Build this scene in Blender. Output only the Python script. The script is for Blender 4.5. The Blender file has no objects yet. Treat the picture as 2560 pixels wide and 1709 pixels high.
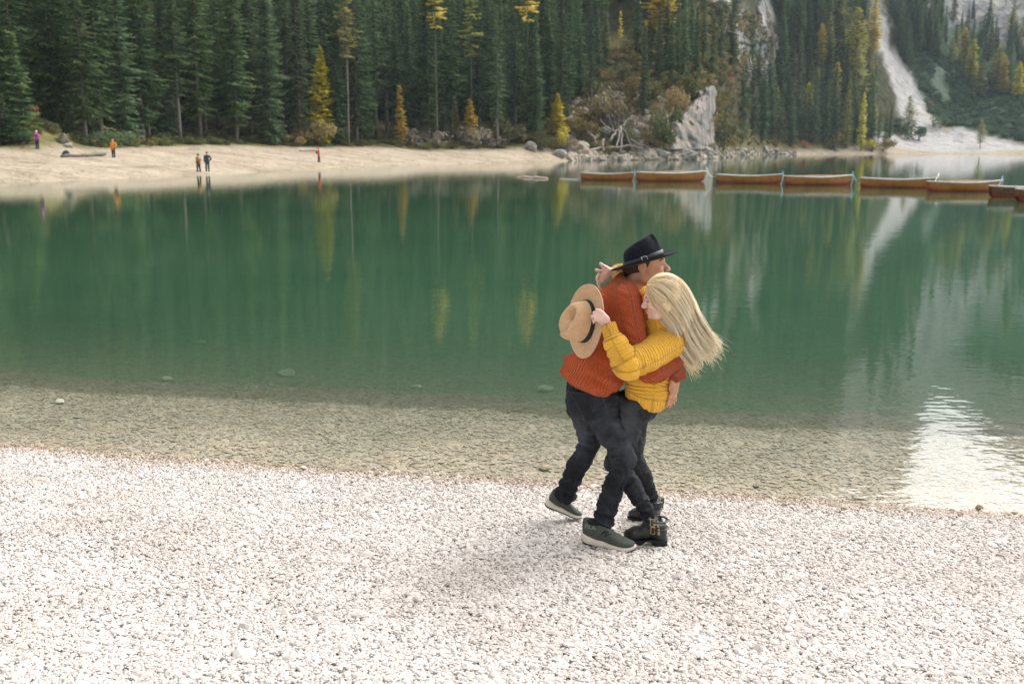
import bpy, math, random
import numpy as np
from mathutils import Vector, Matrix, Euler
random.seed(7); rng = np.random.default_rng(7)
R = math.radians
scene = bpy.context.scene
COL = scene.collection

# ---------------------------------------------------------------- camera
CAM_H, F_PX, HORIZON = 2.4, 2488.9, 371.0
PITCH = math.atan((854.5 - HORIZON) / F_PX)
SP, CP = math.sin(PITCH), math.cos(PITCH)
cam_d = bpy.data.cameras.new('camera'); cam = bpy.data.objects.new('camera', cam_d); COL.objects.link(cam)
cam.location = (0, 0, CAM_H); cam.rotation_euler = (math.pi / 2 - PITCH, 0, 0)
cam_d.sensor_width = 36; cam_d.lens = 35; cam_d.clip_start = 0.1; cam_d.clip_end = 6000
cam_d.dof.use_dof = True; cam_d.dof.focus_distance = 5.75; cam_d.dof.aperture_fstop = 3.6
scene.camera = cam

# ---------------------------------------------------------------- overcast daylight
SUN_EL, SUN_AZ = R(44), R(48)        # azimuth measured clockwise from +Y: veiled sun high on the right
world = bpy.data.worlds.new('World'); scene.world = world; world.use_nodes = True
nt = world.node_tree; nt.nodes.clear()
wo = nt.nodes.new('ShaderNodeOutputWorld'); bg = nt.nodes.new('ShaderNodeBackground')
sky = nt.nodes.new('ShaderNodeTexSky'); sky.sky_type = 'NISHITA'; sky.sun_disc = False
sky.sun_elevation = SUN_EL; sky.sun_rotation = SUN_AZ; sky.dust_density = 6.0; sky.air_density = 1.0
hs = nt.nodes.new('ShaderNodeHueSaturation'); hs.inputs['Saturation'].default_value = 0.10
nt.links.new(sky.outputs[0], hs.inputs['Color']); nt.links.new(hs.outputs[0], bg.inputs[0])
bg.inputs[1].default_value = 0.15
nt.links.new(bg.outputs[0], wo.inputs[0])
sd = bpy.data.lights.new('sun', 'SUN'); sd.energy = 0.5; sd.angle = R(150); sd.color = (1.0, 0.965, 0.92)
sun = bpy.data.objects.new('sun', sd); COL.objects.link(sun)
sdir = Vector((math.cos(SUN_EL) * math.sin(SUN_AZ), math.cos(SUN_EL) * math.cos(SUN_AZ), math.sin(SUN_EL)))
sun.rotation_euler = sdir.to_track_quat('Z', 'Y').to_euler(); sun.location = (5, -5, 12)

scene.view_settings.view_transform = 'Standard'; scene.view_settings.look = 'None'
scene.view_settings.gamma = 1.0; scene.view_settings.use_curve_mapping = False
scene.view_settings.exposure = 1.05
scene.render.engine = 'CYCLES'
scene.cycles.max_bounces = 6; scene.cycles.transparent_max_bounces = 8
scene.cycles.diffuse_bounces = 3; scene.cycles.glossy_bounces = 3; scene.cycles.transmission_bounces = 2
scene.cycles.volume_bounces = 0; scene.cycles.caustics_reflective = False; scene.cycles.caustics_refractive = False
scene.cycles.sample_clamp_indirect = 4.0

# ---------------------------------------------------------------- pixel <-> place
def ray(px, py):
    u = (px - 1280) / F_PX; v = (854.5 - py) / F_PX
    return np.array([u, CP + v * SP, -SP + v * CP])
def P(px, py, Y):                      # the point seen at a pixel of the photograph, at depth Y
    d = ray(px, py); t = Y / d[1]
    return np.array([d[0] * t, Y, CAM_H + d[2] * t])
def UX(px):                            # far column -> x / y
    return (px - 1280) / F_PX / 1.0187
def A(X, Y, D): return P(1340 + X / 3.136, 560 + Y / 3.136, D)      # crops of the couple
def B(X, Y, D): return P(1340 + X / 3.4075, 940 + Y / 3.4075, D)
def HH(X, Y, D): return P(1390 + X / 5.6, 640 + Y / 5.6, D)
def LL(X, Y, D): return P(1560 + X / 9.8, 880 + Y / 9.8, D)
def CC(X, Y, D): return P(1470 + X / 6.272, 570 + Y / 6.272, D)

# ---------------------------------------------------------------- objects
def tag(o, label=None, cat=None, group=None, kind=None):
    if label: o['label'] = label
    if cat: o['category'] = cat
    if group: o['group'] = group
    if kind: o['kind'] = kind
    return o
def link(name, me, mat=None, parent=None):
    o = bpy.data.objects.new(name, me); COL.objects.link(o)
    if mat is not None and not me.materials: me.materials.append(mat)
    if parent is not None: o.parent = parent
    return o
def empty(name, loc, rz=0.0):
    o = bpy.data.objects.new(name, None); COL.objects.link(o); o.location = loc; o.rotation_euler = (0, 0, rz); o.empty_display_size = .2
    return o
def mesh(name, v, f, smooth=False):
    me = bpy.data.meshes.new(name)
    v = np.asarray(v, dtype=np.float32); 
    if isinstance(f, np.ndarray):
        k = f.shape[1]; n = len(f)
        me.vertices.add(len(v)); me.vertices.foreach_set('co', v.ravel())
        me.loops.add(n * k); me.loops.foreach_set('vertex_index', f.astype(np.int32).ravel())
        me.polygons.add(n); me.polygons.foreach_set('loop_start', np.arange(0, n * k, k, dtype=np.int32))
        me.polygons.foreach_set('loop_total', np.full(n, k, dtype=np.int32)); me.update(calc_edges=True)
    else:
        me.from_pydata([tuple(map(float, p)) for p in v], [], [tuple(map(int, q)) for q in f]); me.update()
    if smooth: me.polygons.foreach_set('use_smooth', np.ones(len(me.polygons), dtype=bool))
    return me
def attr(me, name, data, kind='FLOAT'):
    a = me.attributes.new(name, kind, 'POINT')
    if kind == 'FLOAT_VECTOR': a.data.foreach_set('vector', np.asarray(data, np.float32).ravel())
    elif kind == 'FLOAT_COLOR': a.data.foreach_set('color', np.asarray(data, np.float32).ravel())
    else: a.data.foreach_set('value', np.asarray(data, np.float32 if kind == 'FLOAT' else np.int32))
class MB:                              # collects simple shapes into one mesh
    def __init__(s): s.v = []; s.f = []; s.n = 0
    def add(s, v, f):
        s.v += [tuple(map(float, p)) for p in v]; s.f += [tuple(i + s.n for i in q) for q in f]; s.n += len(v); return s
    def box(s, c, size, M=None):
        x, y, z = [a / 2 for a in size]; M = M or Matrix()
        v = [Vector(c) + M @ Vector((i * x, j * y, k * z)) for i in (-1, 1) for j in (-1, 1) for k in (-1, 1)]
        return s.add(v, [(0, 1, 3, 2), (4, 6, 7, 5), (0, 4, 5, 1), (2, 3, 7, 6), (0, 2, 6, 4), (1, 5, 7, 3)])
    def tube(s, pts, r, n=8, caps=True, flat=1.0):
        pts = [Vector(p) for p in pts]; rr = r if hasattr(r, '__len__') else [r] * len(pts); v = []; f = []
        up = Vector((0, 0, 1))
        for i, p in enumerate(pts):
            t = (pts[min(i + 1, len(pts) - 1)] - pts[max(i - 1, 0)]).normalized()
            a = t.cross(up if abs(t.dot(up)) < .95 else Vector((0, 1, 0))).normalized(); b = t.cross(a)
            for k in range(n):
                w = 2 * math.pi * k / n; v.append(p + (a * math.cos(w) + b * math.sin(w) * flat) * rr[i])
        for i in range(len(pts) - 1):
            for k in range(n): f.append((i * n + k, i * n + (k + 1) % n, (i + 1) * n + (k + 1) % n, (i + 1) * n + k))
        if caps: f.append(tuple(range(n - 1, -1, -1))); f.append(tuple((len(pts) - 1) * n + k for k in range(n)))
        return s.add(v, f)
    def build(s, name, mat, parent=None, smooth=False):
        return link(name, mesh(name, s.v, s.f, smooth), mat, parent)
def copy_tree(o, parent=None):
    c = o.copy(); COL.objects.link(c)
    if parent is not None: c.parent = parent
    for ch in o.children: copy_tree(ch, c)
    return c
def fbm(x, y, seed=0, octv=4, f0=1.0):     # cheap smooth noise from summed waves, about -1..1
    r = np.random.default_rng(1000 + seed); s = np.zeros_like(np.asarray(x, float)); amp, f = 1.0, f0; tot = 0
    for _ in range(octv):
        for _ in range(4):
            a = r.uniform(0, 6.283); p = r.uniform(0, 6.283); k = f * r.uniform(.7, 1.4)
            s = s + amp * .5 * np.sin(k * (np.cos(a) * x + np.sin(a) * y) + p + 1.3 * np.sin(k * .6 * (np.sin(a) * x - np.cos(a) * y) + p * 2))
        tot += amp; amp *= .5; f *= 2.1
    return s / tot

# ---------------------------------------------------------------- materials
def nd(nt, kind, **kw):
    n = nt.nodes.new(kind)
    for k, v in kw.items():
        if k in n.inputs: n.inputs[k].default_value = v
        else: setattr(n, k, v)
    return n
def new_mat(name):
    m = bpy.data.materials.new(name); m.use_nodes = True; nt = m.node_tree; nt.nodes.clear()
    o = nt.nodes.new('ShaderNodeOutputMaterial'); b = nt.nodes.new('ShaderNodeBsdfPrincipled')
    nt.links.new(b.outputs[0], o.inputs[0]); b.inputs['Specular IOR Level'].default_value = .3
    return m, nt, b, o
def ramp(nt, stops, interp='LINEAR'):
    r = nt.nodes.new('ShaderNodeValToRGB'); e = r.color_ramp.elements; r.color_ramp.interpolation = interp
    while len(e) < len(stops): e.new(.5)
    for i, (p, c) in enumerate(stops): e[i].position = p; e[i].color = (*c, 1) if len(c) == 3 else c
    return r
def mat(name, c1, c2=None, scale=8.0, rough=.7, bump=0.0, bscale=None, obj_rand=0.0, spec=.3, detail=4, metal=0.0, sheen=0.0):
    """principled surface: two tones mixed by noise, optional fine relief and per-object tone"""
    m, nt, b, o = new_mat(name); c2 = c2 or c1
    tc = nd(nt, 'ShaderNodeTexCoord'); nz = nd(nt, 'ShaderNodeTexNoise', Scale=scale, Detail=detail)
    nt.links.new(tc.outputs['Object'], nz.inputs['Vector'])
    rp = ramp(nt, [(.32, c1), (.68, c2)]); nt.links.new(nz.outputs['Fac'], rp.inputs[0]); src = rp.outputs[0]
    if obj_rand:
        oi = nd(nt, 'ShaderNodeObjectInfo'); h = nd(nt, 'ShaderNodeHueSaturation')
        mr = nd(nt, 'ShaderNodeMapRange'); mr.inputs['To Min'].default_value = 1 - obj_rand; mr.inputs['To Max'].default_value = 1 + obj_rand
        nt.links.new(oi.outputs['Random'], mr.inputs['Value']); nt.links.new(mr.outputs[0], h.inputs['Value'])
        mr2 = nd(nt, 'ShaderNodeMapRange'); mr2.inputs['To Min'].default_value = .5 - obj_rand * .05; mr2.inputs['To Max'].default_value = .5 + obj_rand * .04
        sc = nd(nt, 'ShaderNodeMath', operation='FRACT'); mu = nd(nt, 'ShaderNodeMath', operation='MULTIPLY'); mu.inputs[1].default_value = 7.31
        nt.links.new(oi.outputs['Random'], mu.inputs[0]); nt.links.new(mu.outputs[0], sc.inputs[0]); nt.links.new(sc.outputs[0], mr2.inputs['Value']); nt.links.new(mr2.outputs[0], h.inputs['Hue'])
        nt.links.new(src, h.inputs['Color']); src = h.outputs[0]
    nt.links.new(src, b.inputs['Base Color']); b.inputs['Roughness'].default_value = rough
    b.inputs['Specular IOR Level'].default_value = spec; b.inputs['Metallic'].default_value = metal
    if sheen: b.inputs['Sheen Weight'].default_value = sheen
    if bump:
        n2 = nd(nt, 'ShaderNodeTexNoise', Scale=bscale or scale * 4, Detail=3); nt.links.new(tc.outputs['Object'], n2.inputs['Vector'])
        bp = nd(nt, 'ShaderNodeBump', Strength=bump, Distance=.02); nt.links.new(n2.outputs['Fac'], bp.inputs['Height']); nt.links.new(bp.outputs[0], b.inputs['Normal'])
    return m
# ================================================================ near shore: beach, lake bed, water
S0 = np.array([-4.17, 7.79]); SN = np.array([-.1969, -.9805])
def shore_s(x, y):                      # > 0 on the beach, < 0 over the water, metres from the waterline
    x = np.asarray(x, float); y = np.asarray(y, float)
    return (x - S0[0]) * SN[0] + (y - S0[1]) * SN[1] + .05 * fbm(x, y, 3, 3, 1.3)
def near_z(x, y):
    s = shore_s(x, y); e = np.maximum(-s, 0)
    beach = np.where(s > 0, .085 * np.minimum(s, 5) + .03 * np.maximum(s - 5, 0), 0) + .012 * fbm(x, y, 5, 3, 2.5) * np.clip(s * 2, 0, 1)
    edge = 2.35 + .18 * fbm(x, y * .3, 6, 3, .9)
    bed = -.05 * np.minimum(e, edge) - 1.0 * np.clip(e - edge, 0, .15) - .065 * np.maximum(e - edge - .15, 0)     # depths as they look through the refracting surface
    bed += .02 * fbm(x, y, 8, 3, 3.0) * np.clip(e * 2, 0, 1)
    return np.maximum(np.where(s > 0, beach, bed), -7.0)
def G(px, py):                          # the ground point of the beach seen at a pixel
    d = ray(px, py); z = .1
    for _ in range(8):
        t = (z - CAM_H) / d[2]; z = float(near_z(d[0] * t, d[1] * t))
    return np.array([d[0] * t, d[1] * t, z])
def spaced(lo, hi, a, b, step, grow=1.25):
    c = list(np.arange(a, b + 1e-6, step)); s = step; 
    while c[-1] < hi: s *= grow; c.append(min(c[-1] + s, hi))
    s = step
    while c[0] > lo: s *= grow; c.insert(0, max(c[0] - s, lo))
    return np.array(c)
def grid(xs, ys):
    X, Y = np.meshgrid(xs, ys, indexing='ij'); n, m = X.shape
    i = (np.arange(n - 1)[:, None] * m + np.arange(m - 1)[None, :]).ravel()
    return X.ravel(), Y.ravel(), np.stack([i, i + m, i + m + 1, i + 1], 1)

def stone_tones(name, dark, mid, light, scale, wet=None):
    m, nt, b, o = new_mat(name)
    ge = nd(nt, 'ShaderNodeNewGeometry'); oi = nd(nt, 'ShaderNodeObjectInfo')
    rp = ramp(nt, [(0, dark), (.10, mid), (.45, light), (1, tuple(min(1, c * 1.07) for c in light))]); nt.links.new(oi.outputs['Random'], rp.inputs[0])
    nz = nd(nt, 'ShaderNodeTexNoise', Scale=scale, Detail=5); nt.links.new(ge.outputs['Position'], nz.inputs['Vector'])
    mx = nd(nt, 'ShaderNodeMix', data_type='RGBA', blend_type='MULTIPLY'); mx.inputs['Factor'].default_value = 1
    r2 = ramp(nt, [(.3, (.90, .87, .84)), (.55, (1, 1, 1))]); nt.links.new(nz.outputs['Fac'], r2.inputs[0])
    nt.links.new(rp.outputs[0], mx.inputs[6]); nt.links.new(r2.outputs[0], mx.inputs[7])
    n3 = nd(nt, 'ShaderNodeTexNoise', Scale=90, Detail=4); nt.links.new(ge.outputs['Position'], n3.inputs['Vector'])
    m2 = nd(nt, 'ShaderNodeMix', data_type='RGBA', blend_type='MULTIPLY'); m2.inputs['Factor'].default_value = 1
    r3 = ramp(nt, [(.3, (.88, .87, .86)), (.6, (1, 1, 1))]); nt.links.new(n3.outputs['Fac'], r3.inputs[0])
    nt.links.new(mx.outputs[2], m2.inputs[6]); nt.links.new(r3.outputs[0], m2.inputs[7]); src = m2.outputs[2]
    if wet:                             # stones in and just above the water are wet and grown over
        sx = nd(nt, 'ShaderNodeSeparateXYZ'); nt.links.new(ge.outputs['Position'], sx.inputs[0])
        mr = nd(nt, 'ShaderNodeMapRange'); mr.inputs['From Min'].default_value = .0; mr.inputs['From Max'].default_value = .022
        nt.links.new(sx.outputs['Z'], mr.inputs['Value'])
        m3 = nd(nt, 'ShaderNodeMix', data_type='RGBA', blend_type='MULTIPLY'); m3.inputs[7].default_value = (*wet, 1)
        iv = nd(nt, 'ShaderNodeMath', operation='SUBTRACT'); iv.inputs[0].default_value = 1; nt.links.new(mr.outputs[0], iv.inputs[1])
        nt.links.new(iv.outputs[0], m3.inputs['Factor']); nt.links.new(src, m3.inputs[6]); src = m3.outputs[2]
    nt.links.new(src, b.inputs['Base Color']); b.inputs['Roughness'].default_value = .85; b.inputs['Specular IOR Level'].default_value = .2
    bp = nd(nt, 'ShaderNodeBump', Strength=.25, Distance=.004); nt.links.new(n3.outputs['Fac'], bp.inputs['Height']); nt.links.new(bp.outputs[0], b.inputs['Normal'])
    return m
M_PEB = stone_tones('white_pebble', (.44, .395, .36), (.595, .545, .508), (.65, .60, .562), 1.7, wet=(.74, .65, .54))
M_BED = stone_tones('lake_stone', (.34, .285, .205), (.42, .36, .265), (.48, .42, .32), 2.5)

xs = spaced(-70, 70, -6.5, 6.5, .12); ys = spaced(-40, 60, 2.0, 16, .1)
X, Y, Fq = grid(xs, ys); Z = near_z(X, Y)
me = mesh('pebble_beach', np.stack([X, Y, Z - .014], 1), Fq, True)
def ground_mat():
    m, nt, b, o = new_mat('beach_ground'); ge = nd(nt, 'ShaderNodeNewGeometry'); sx = nd(nt, 'ShaderNodeSeparateXYZ'); nt.links.new(ge.outputs['Position'], sx.inputs[0])
    vo = nd(nt, 'ShaderNodeTexVoronoi', Scale=38); nt.links.new(ge.outputs['Position'], vo.inputs['Vector'])
    vb = nd(nt, 'ShaderNodeTexVoronoi', Scale=17); nt.links.new(ge.outputs['Position'], vb.inputs['Vector'])
    top = ramp(nt, [(0, (.48, .455, .43)), (.5, (.60, .575, .55)), (1, (.66, .63, .61))]); nt.links.new(vo.outputs['Color'], top.inputs[0])
    bed = ramp(nt, [(0, (.29, .25, .19)), (.5, (.40, .355, .275)), (1, (.47, .425, .34))]); nt.links.new(vb.outputs['Color'], bed.inputs[0])
    mr = nd(nt, 'ShaderNodeMapRange'); mr.inputs['From Min'].default_value = -.02; mr.inputs['From Max'].default_value = .01; nt.links.new(sx.outputs['Z'], mr.inputs['Value'])
    mx = nd(nt, 'ShaderNodeMix', data_type='RGBA'); nt.links.new(mr.outputs[0], mx.inputs['Factor']); nt.links.new(bed.outputs[0], mx.inputs[6]); nt.links.new(top.outputs[0], mx.inputs[7])
    nt.links.new(mx.outputs[2], b.inputs['Base Color']); b.inputs['Roughness'].default_value = .9
    bp = nd(nt, 'ShaderNodeBump', Strength=.8, Distance=.02); nt.links.new(vo.outputs['Distance'], bp.inputs['Height']); bp.invert = True; nt.links.new(bp.outputs[0], b.inputs['Normal'])
    return m
tag(link('ground', me, ground_mat()), kind='structure')

# ---------------------------------------------------------------- loose stones: instances of a few chipped shapes
def stones_gn(name, pts, rad, flat, mat_, seeds, sub=2, chip=.34, aniso=.35, tilt=.35):
    n = len(pts); me = bpy.data.meshes.new(name); me.vertices.add(n); me.vertices.foreach_set('co', np.asarray(pts, np.float32).ravel())
    r = np.random.default_rng(len(pts))
    sc = np.stack([rad * r.uniform(1 - aniso, 1 + aniso, n), rad * r.uniform(1 - aniso, 1 + aniso, n), rad * r.uniform(flat[0], flat[1], n)], 1)
    ro = np.stack([r.normal(0, tilt, n), r.normal(0, tilt, n), r.uniform(0, 6.283, n)], 1)
    attr(me, 'sc', sc, 'FLOAT_VECTOR'); attr(me, 'rt', ro, 'FLOAT_VECTOR'); attr(me, 'ix', r.integers(0, seeds, n), 'INT')
    o = link(name, me); me.materials.append(mat_)
    ng = bpy.data.node_groups.new(name, 'GeometryNodeTree')
    ng.interface.new_socket('Geometry', in_out='INPUT', socket_type='NodeSocketGeometry'); ng.interface.new_socket('Geometry', in_out='OUTPUT', socket_type='NodeSocketGeometry')
    gi = ng.nodes.new('NodeGroupInput'); go = ng.nodes.new('NodeGroupOutput'); L = ng.links.new
    jn = ng.nodes.new('GeometryNodeJoinGeometry')
    for k in range(seeds):
        ic = ng.nodes.new('GeometryNodeMeshIcoSphere'); ic.inputs['Subdivisions'].default_value = sub; ic.inputs['Radius'].default_value = 1
        po = ng.nodes.new('GeometryNodeInputPosition'); vm = ng.nodes.new('ShaderNodeVectorMath'); vm.inputs[1].default_value = (k * 3.7, k * 1.9, k * 5.3); L(po.outputs[0], vm.inputs[0])
        vz = ng.nodes.new('ShaderNodeTexNoise'); vz.inputs['Scale'].default_value = .95; vz.inputs['Detail'].default_value = 2.5; L(vm.outputs[0], vz.inputs['Vector'])
        ma = ng.nodes.new('ShaderNodeMath'); ma.operation = 'MULTIPLY_ADD'; ma.inputs[1].default_value = chip * 4; ma.inputs[2].default_value = -chip * 2; L(vz.outputs[0], ma.inputs[0])
        sv = ng.nodes.new('ShaderNodeVectorMath'); sv.operation = 'SCALE'; L(po.outputs[0], sv.inputs[0]); L(ma.outputs[0], sv.inputs['Scale'])
        sp = ng.nodes.new('GeometryNodeSetPosition'); L(ic.outputs[0], sp.inputs[0]); L(sv.outputs[0], sp.inputs['Offset'])
        sm = ng.nodes.new('GeometryNodeSetMaterial'); sm.inputs['Material'].default_value = mat_; L(sp.outputs[0], sm.inputs[0])
        ss = ng.nodes.new('GeometryNodeSetShadeSmooth'); ss.inputs['Shade Smooth'].default_value = False; L(sm.outputs[0], ss.inputs[0])
        g2 = ng.nodes.new('GeometryNodeGeometryToInstance'); L(ss.outputs[0], g2.inputs[0]); L(g2.outputs[0], jn.inputs[0])
    def na(nm, t):
        a = ng.nodes.new('GeometryNodeInputNamedAttribute'); a.data_type = t; a.inputs['Name'].default_value = nm; return a.outputs[0]
    ip = ng.nodes.new('GeometryNodeInstanceOnPoints'); L(gi.outputs[0], ip.inputs['Points']); L(jn.outputs[0], ip.inputs['Instance'])
    ip.inputs['Pick Instance'].default_value = True; L(na('ix', 'INT'), ip.inputs['Instance Index']); L(na('sc', 'FLOAT_VECTOR'), ip.inputs['Scale'])
    er = ng.nodes.new('FunctionNodeEulerToRotation'); L(na('rt', 'FLOAT_VECTOR'), er.inputs[0]); L(er.outputs[0], ip.inputs['Rotation'])
    L(ip.outputs[0], go.inputs[0])
    md = o.modifiers.new('stones', 'NODES'); md.node_group = ng
    return o
def scatter(n, y0, y1, wide, cond):
    x = rng.uniform(-1, 1, n); y = rng.uniform(y0, y1, n); x = x * (.56 * y + wide)
    k = cond(shore_s(x, y)); return x[k], y[k]
NP = 320000
x, y = scatter(NP, 3.35, 8.3, .5, lambda s: s > -.12)
rad = np.exp(rng.normal(math.log(.0066), .36, len(x))); big = rng.random(len(x)) < .025; rad[big] *= 1.9
lift = rng.uniform(-.006, .003, len(x))
peb = stones_gn('pebbles', np.stack([x, y, near_z(x, y) + lift], 1), rad, (.42, .66), M_PEB, 9, tilt=.24)
tag(peb, 'loose white and pale grey pebbles covering the near beach', 'pebbles', kind='stuff')
x, y = scatter(80000, 6.0, 18, .5, lambda s: (s < .05) & (s > -9.0))
rad = np.exp(rng.normal(math.log(.0135), .50, len(x)))
bedst = stones_gn('lake_gravel', np.stack([x, y, near_z(x, y) - rad * .25 - .004], 1), rad, (.09, .19), M_BED, 7, chip=.3, aniso=.45, tilt=.10)
tag(bedst, 'brown flat gravel lying under the shallow water at the near shore', 'gravel', kind='stuff')

# ================================================================ far shore terrain: columns seen from the beach
# column: photo px, depth of waterline, heights at offsets O behind it
O = [-30, -6, 0, 4, 10, 25, 50, 100, 200, 400, 640, 1100]
cols = [
 (-2100, 60, -6, -.8, 0, .25, .7, 2.0, 4.0, 12, 50, 175, 300, 200),
 (-900, 62, -6, -.8, 0, .25, .7, 2.0, 4.0, 12, 50, 175, 300, 200),
 (-300, 68, -6, -.8, 0, .25, .75, 2.1, 4.2, 13, 52, 180, 300, 200),
 (0,    72, -6, -.8, 0, .28, .85, 2.2, 4.5, 14, 54, 185, 300, 200),
 (250,  79, -6, -.8, 0, .25, .75, 1.8, 4.0, 12, 52, 190, 300, 200),
 (500,  92, -6, -.8, 0, .18, .5, 1.3, 3.0, 10, 50, 200, 320, 200),
 (800, 114, -6, -.8, 0, .15, .4, 1.1, 2.9, 12, 55, 215, 330, 220),
 (1050,148, -6, -.8, 0, .3, .75, 2.0, 5.0, 17, 62, 230, 350, 220),
 (1250,168, -6, -.8, 0, .35, .9, 2.6, 8.0, 24, 72, 240, 350, 220),
 (1360,184, -6, -.8, 0, .3, .9, 5.0, 13., 30, 80, 245, 350, 220),
 (1440,199, -6, -.8, 0, .5, 2.6, 8.8, 17.6, 35, 86, 250, 360, 220),
 (1560,206, -6, -.8, 0, .9, 4.0, 11., 19., 40, 98, 255, 360, 220),
 (1660,212, -6, -.8, 0, 1.2, 5.0, 13., 23., 50, 112, 265, 370, 240),
 (1740,222, -6, -1.5, 0, 1.8, 6.5, 15, 27., 60, 125, 275, 370, 240),
 (1800,242, -6, -1.5, 0, 1.6, 5.5, 13., 27., 64, 135, 285, 380, 250),
 (1835,285, -6, -1.5, 0, 1.6, 6.0, 15, 31., 74, 145, 295, 380, 250),
 (1870,390, -8, -1.5, 0, 1.8, 7.5, 19, 38., 84, 160, 310, 390, 250),
 (1960,415, -8, -1, 0, 1.2, 4.0, 12, 27., 66, 140, 305, 385, 250),
 (2080,430, -8, -1, 0, 1.0, 3.0, 9.5, 23., 58, 122, 298, 380, 250),
 (2180,445, -8, -1, 0, .8, 2.2, 6.0, 15., 46, 112, 300, 385, 250),
 (2260,458, -8, -1, 0, .6, 1.6, 4.0, 8.5, 34, 104, 303, 390, 250),
 (2334,462, -8, -1, 0, .6, 1.6, 3.8, 7.5, 27, 90, 300, 370, 250),
 (2372,464, -8, -1, 0, .6, 1.5, 3.6, 7.0, 24, 78, 215, 255, 240),
 (2460,468, -8, -1, 0, .6, 1.5, 3.4, 8.5, 28, 80, 222, 310, 240),
 (2560,470, -8, -1, 0, .5, 1.4, 3.4, 10., 32, 86, 240, 350, 250),
 (2680,470, -8, -1, 0, .5, 1.4, 3.4, 10., 34, 92, 260, 375, 260),
 (3300,470, -8, -1, 0, .5, 1.4, 3.6, 11., 36, 100, 300, 420, 300)]
CU = np.array([UX(c[0]) for c in cols]); CD = np.array([c[1] for c in cols], float); CZ = np.array([c[2:] for c in cols], float)
NU = 560; U = np.linspace(CU[0], CU[-1], NU)
OF = np.concatenate([np.arange(-30, -6, 6), np.arange(-6, 60, 1.25), np.arange(60, 160, 4), np.arange(160, 420, 9), np.arange(420, 1101, 34)])
def smooth1(a, k):
    w = np.exp(-.5 * (np.arange(-3 * k, 3 * k + 1) / k) ** 2); w /= w.sum()
    return np.convolve(np.pad(a, 3 * k, 'edge'), w, 'valid')
DS = smooth1(np.interp(U, CU, CD), 2)
ZO = np.stack([np.interp(OF, O, CZ[i]) for i in range(len(cols))])             # columns x offsets
ZT = np.stack([np.interp(U, CU, ZO[:, j]) for j in range(len(OF))], 1)
for j in range(ZT.shape[1]): ZT[:, j] = smooth1(ZT[:, j], 2)
for i in range(NU): 
    z = ZT[i]; k = OF > -6; z[k] = np.where(OF[k] > 6, np.convolve(np.pad(z[k], 2, 'edge'), np.ones(5) / 5, 'valid'), z[k])
UU, OO = np.meshgrid(U, OF, indexing='ij'); YY = OO + DS[:, None]; XX = UU * YY
PXF = UU * 1.0187 * F_PX + 1280; PYF = HORIZON - (ZT - CAM_H) / YY * F_PX        # where each node is seen
rocky = np.clip((PXF - 1380) / 120, 0, 1); 
amp = np.clip((OO - 6) / 40, 0, 1) * (.5 + .006 * OO) * (.5 + .8 * rocky)
ZT = ZT + amp * (1.4 * fbm(XX, YY, 21, 4, .09) + .9 * fbm(XX, YY, 22, 3, .35) * rocky)
hump = np.exp(-((PXF - 95) / 75) ** 2 - ((OO - 36) / 7) ** 2) * 2.6               # grassy mound at the left end of the sand
ZT = ZT + hump + .16 * fbm(XX, YY, 24, 3, .22) * np.clip(OO / 8, 0, 1) * np.clip(1 - OO / 60, 0, 1)
# rock masses: stepped cliffs above the right-hand shore
cl = np.clip((PXF - 1840) / 40, 0, 1) * np.clip((OO - 60) / 60, 0, 1)
stp = fbm(XX, YY, 31, 3, .02); ZT = ZT + cl * np.clip(OO / 300, 0, 1.3) * (10 * np.abs(fbm(XX, YY, 32, 4, .022)) + 5 * np.abs(fbm(XX, YY * .5, 33, 4, .07)) - 5)
def far_idx(x, y):
    u = np.asarray(x, float) / np.asarray(y, float); fu = np.clip((u - U[0]) / (U[1] - U[0]), 0, NU - 1.001)
    ds = np.interp(u, U, DS); o = y - ds; fo = np.clip(np.interp(o, OF, np.arange(len(OF))), 0, len(OF) - 1.001)
    return fu, fo
def bil(T, fu, fo):
    i = fu.astype(int); j = fo.astype(int); a = fu - i; b = fo - j
    return (T[i, j] * (1 - a) + T[i + 1, j] * a) * (1 - b) + (T[i, j + 1] * (1 - a) + T[i + 1, j + 1] * a) * b
def far_z(x, y):
    fu, fo = far_idx(np.atleast_1d(x), np.atleast_1d(y)); return bil(ZT, fu, fo)
def at_px(px, o):                       # a place on the far shore: photo column and metres behind the waterline
    u = UX(px); y = float(np.interp(u, U, DS)) + o; x = u * y
    return np.array([x, y, float(far_z(x, y)[0])])
# what covers the ground where
def blob(px, py, rx, ry, rot=0):
    a = R(rot); dx = PXF - px; dy = PYF - py; X1 = dx * math.cos(a) + dy * math.sin(a); Y1 = -dx * math.sin(a) + dy * math.cos(a)
    return np.clip(1.5 - (X1 / rx) ** 2 - (Y1 / ry) ** 2, 0, 1)
tl_px = [-900, 0, 60, 130, 250, 500, 800, 1050, 1250, 1330, 1430, 1480, 1560, 1660, 1800, 1870, 2100, 2210, 2260, 2300, 2330, 2400, 2560, 2700]
tl_o  = [30, 29, 27, 30, 34, 46, 48, 30, 22, 19, 6, 4, 3.5, 3.5, 3.5, 5, 9, 26, 55, 80, 78, 46, 26, 24]
TLO = np.interp(U, [UX(p) for p in tl_px], tl_o)
sand = np.clip((TLO[:, None] - OO) / 4 + .5 + .5 * fbm(XX, YY, 41, 3, .3), 0, 1)
scree = np.zeros_like(OO)
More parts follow.
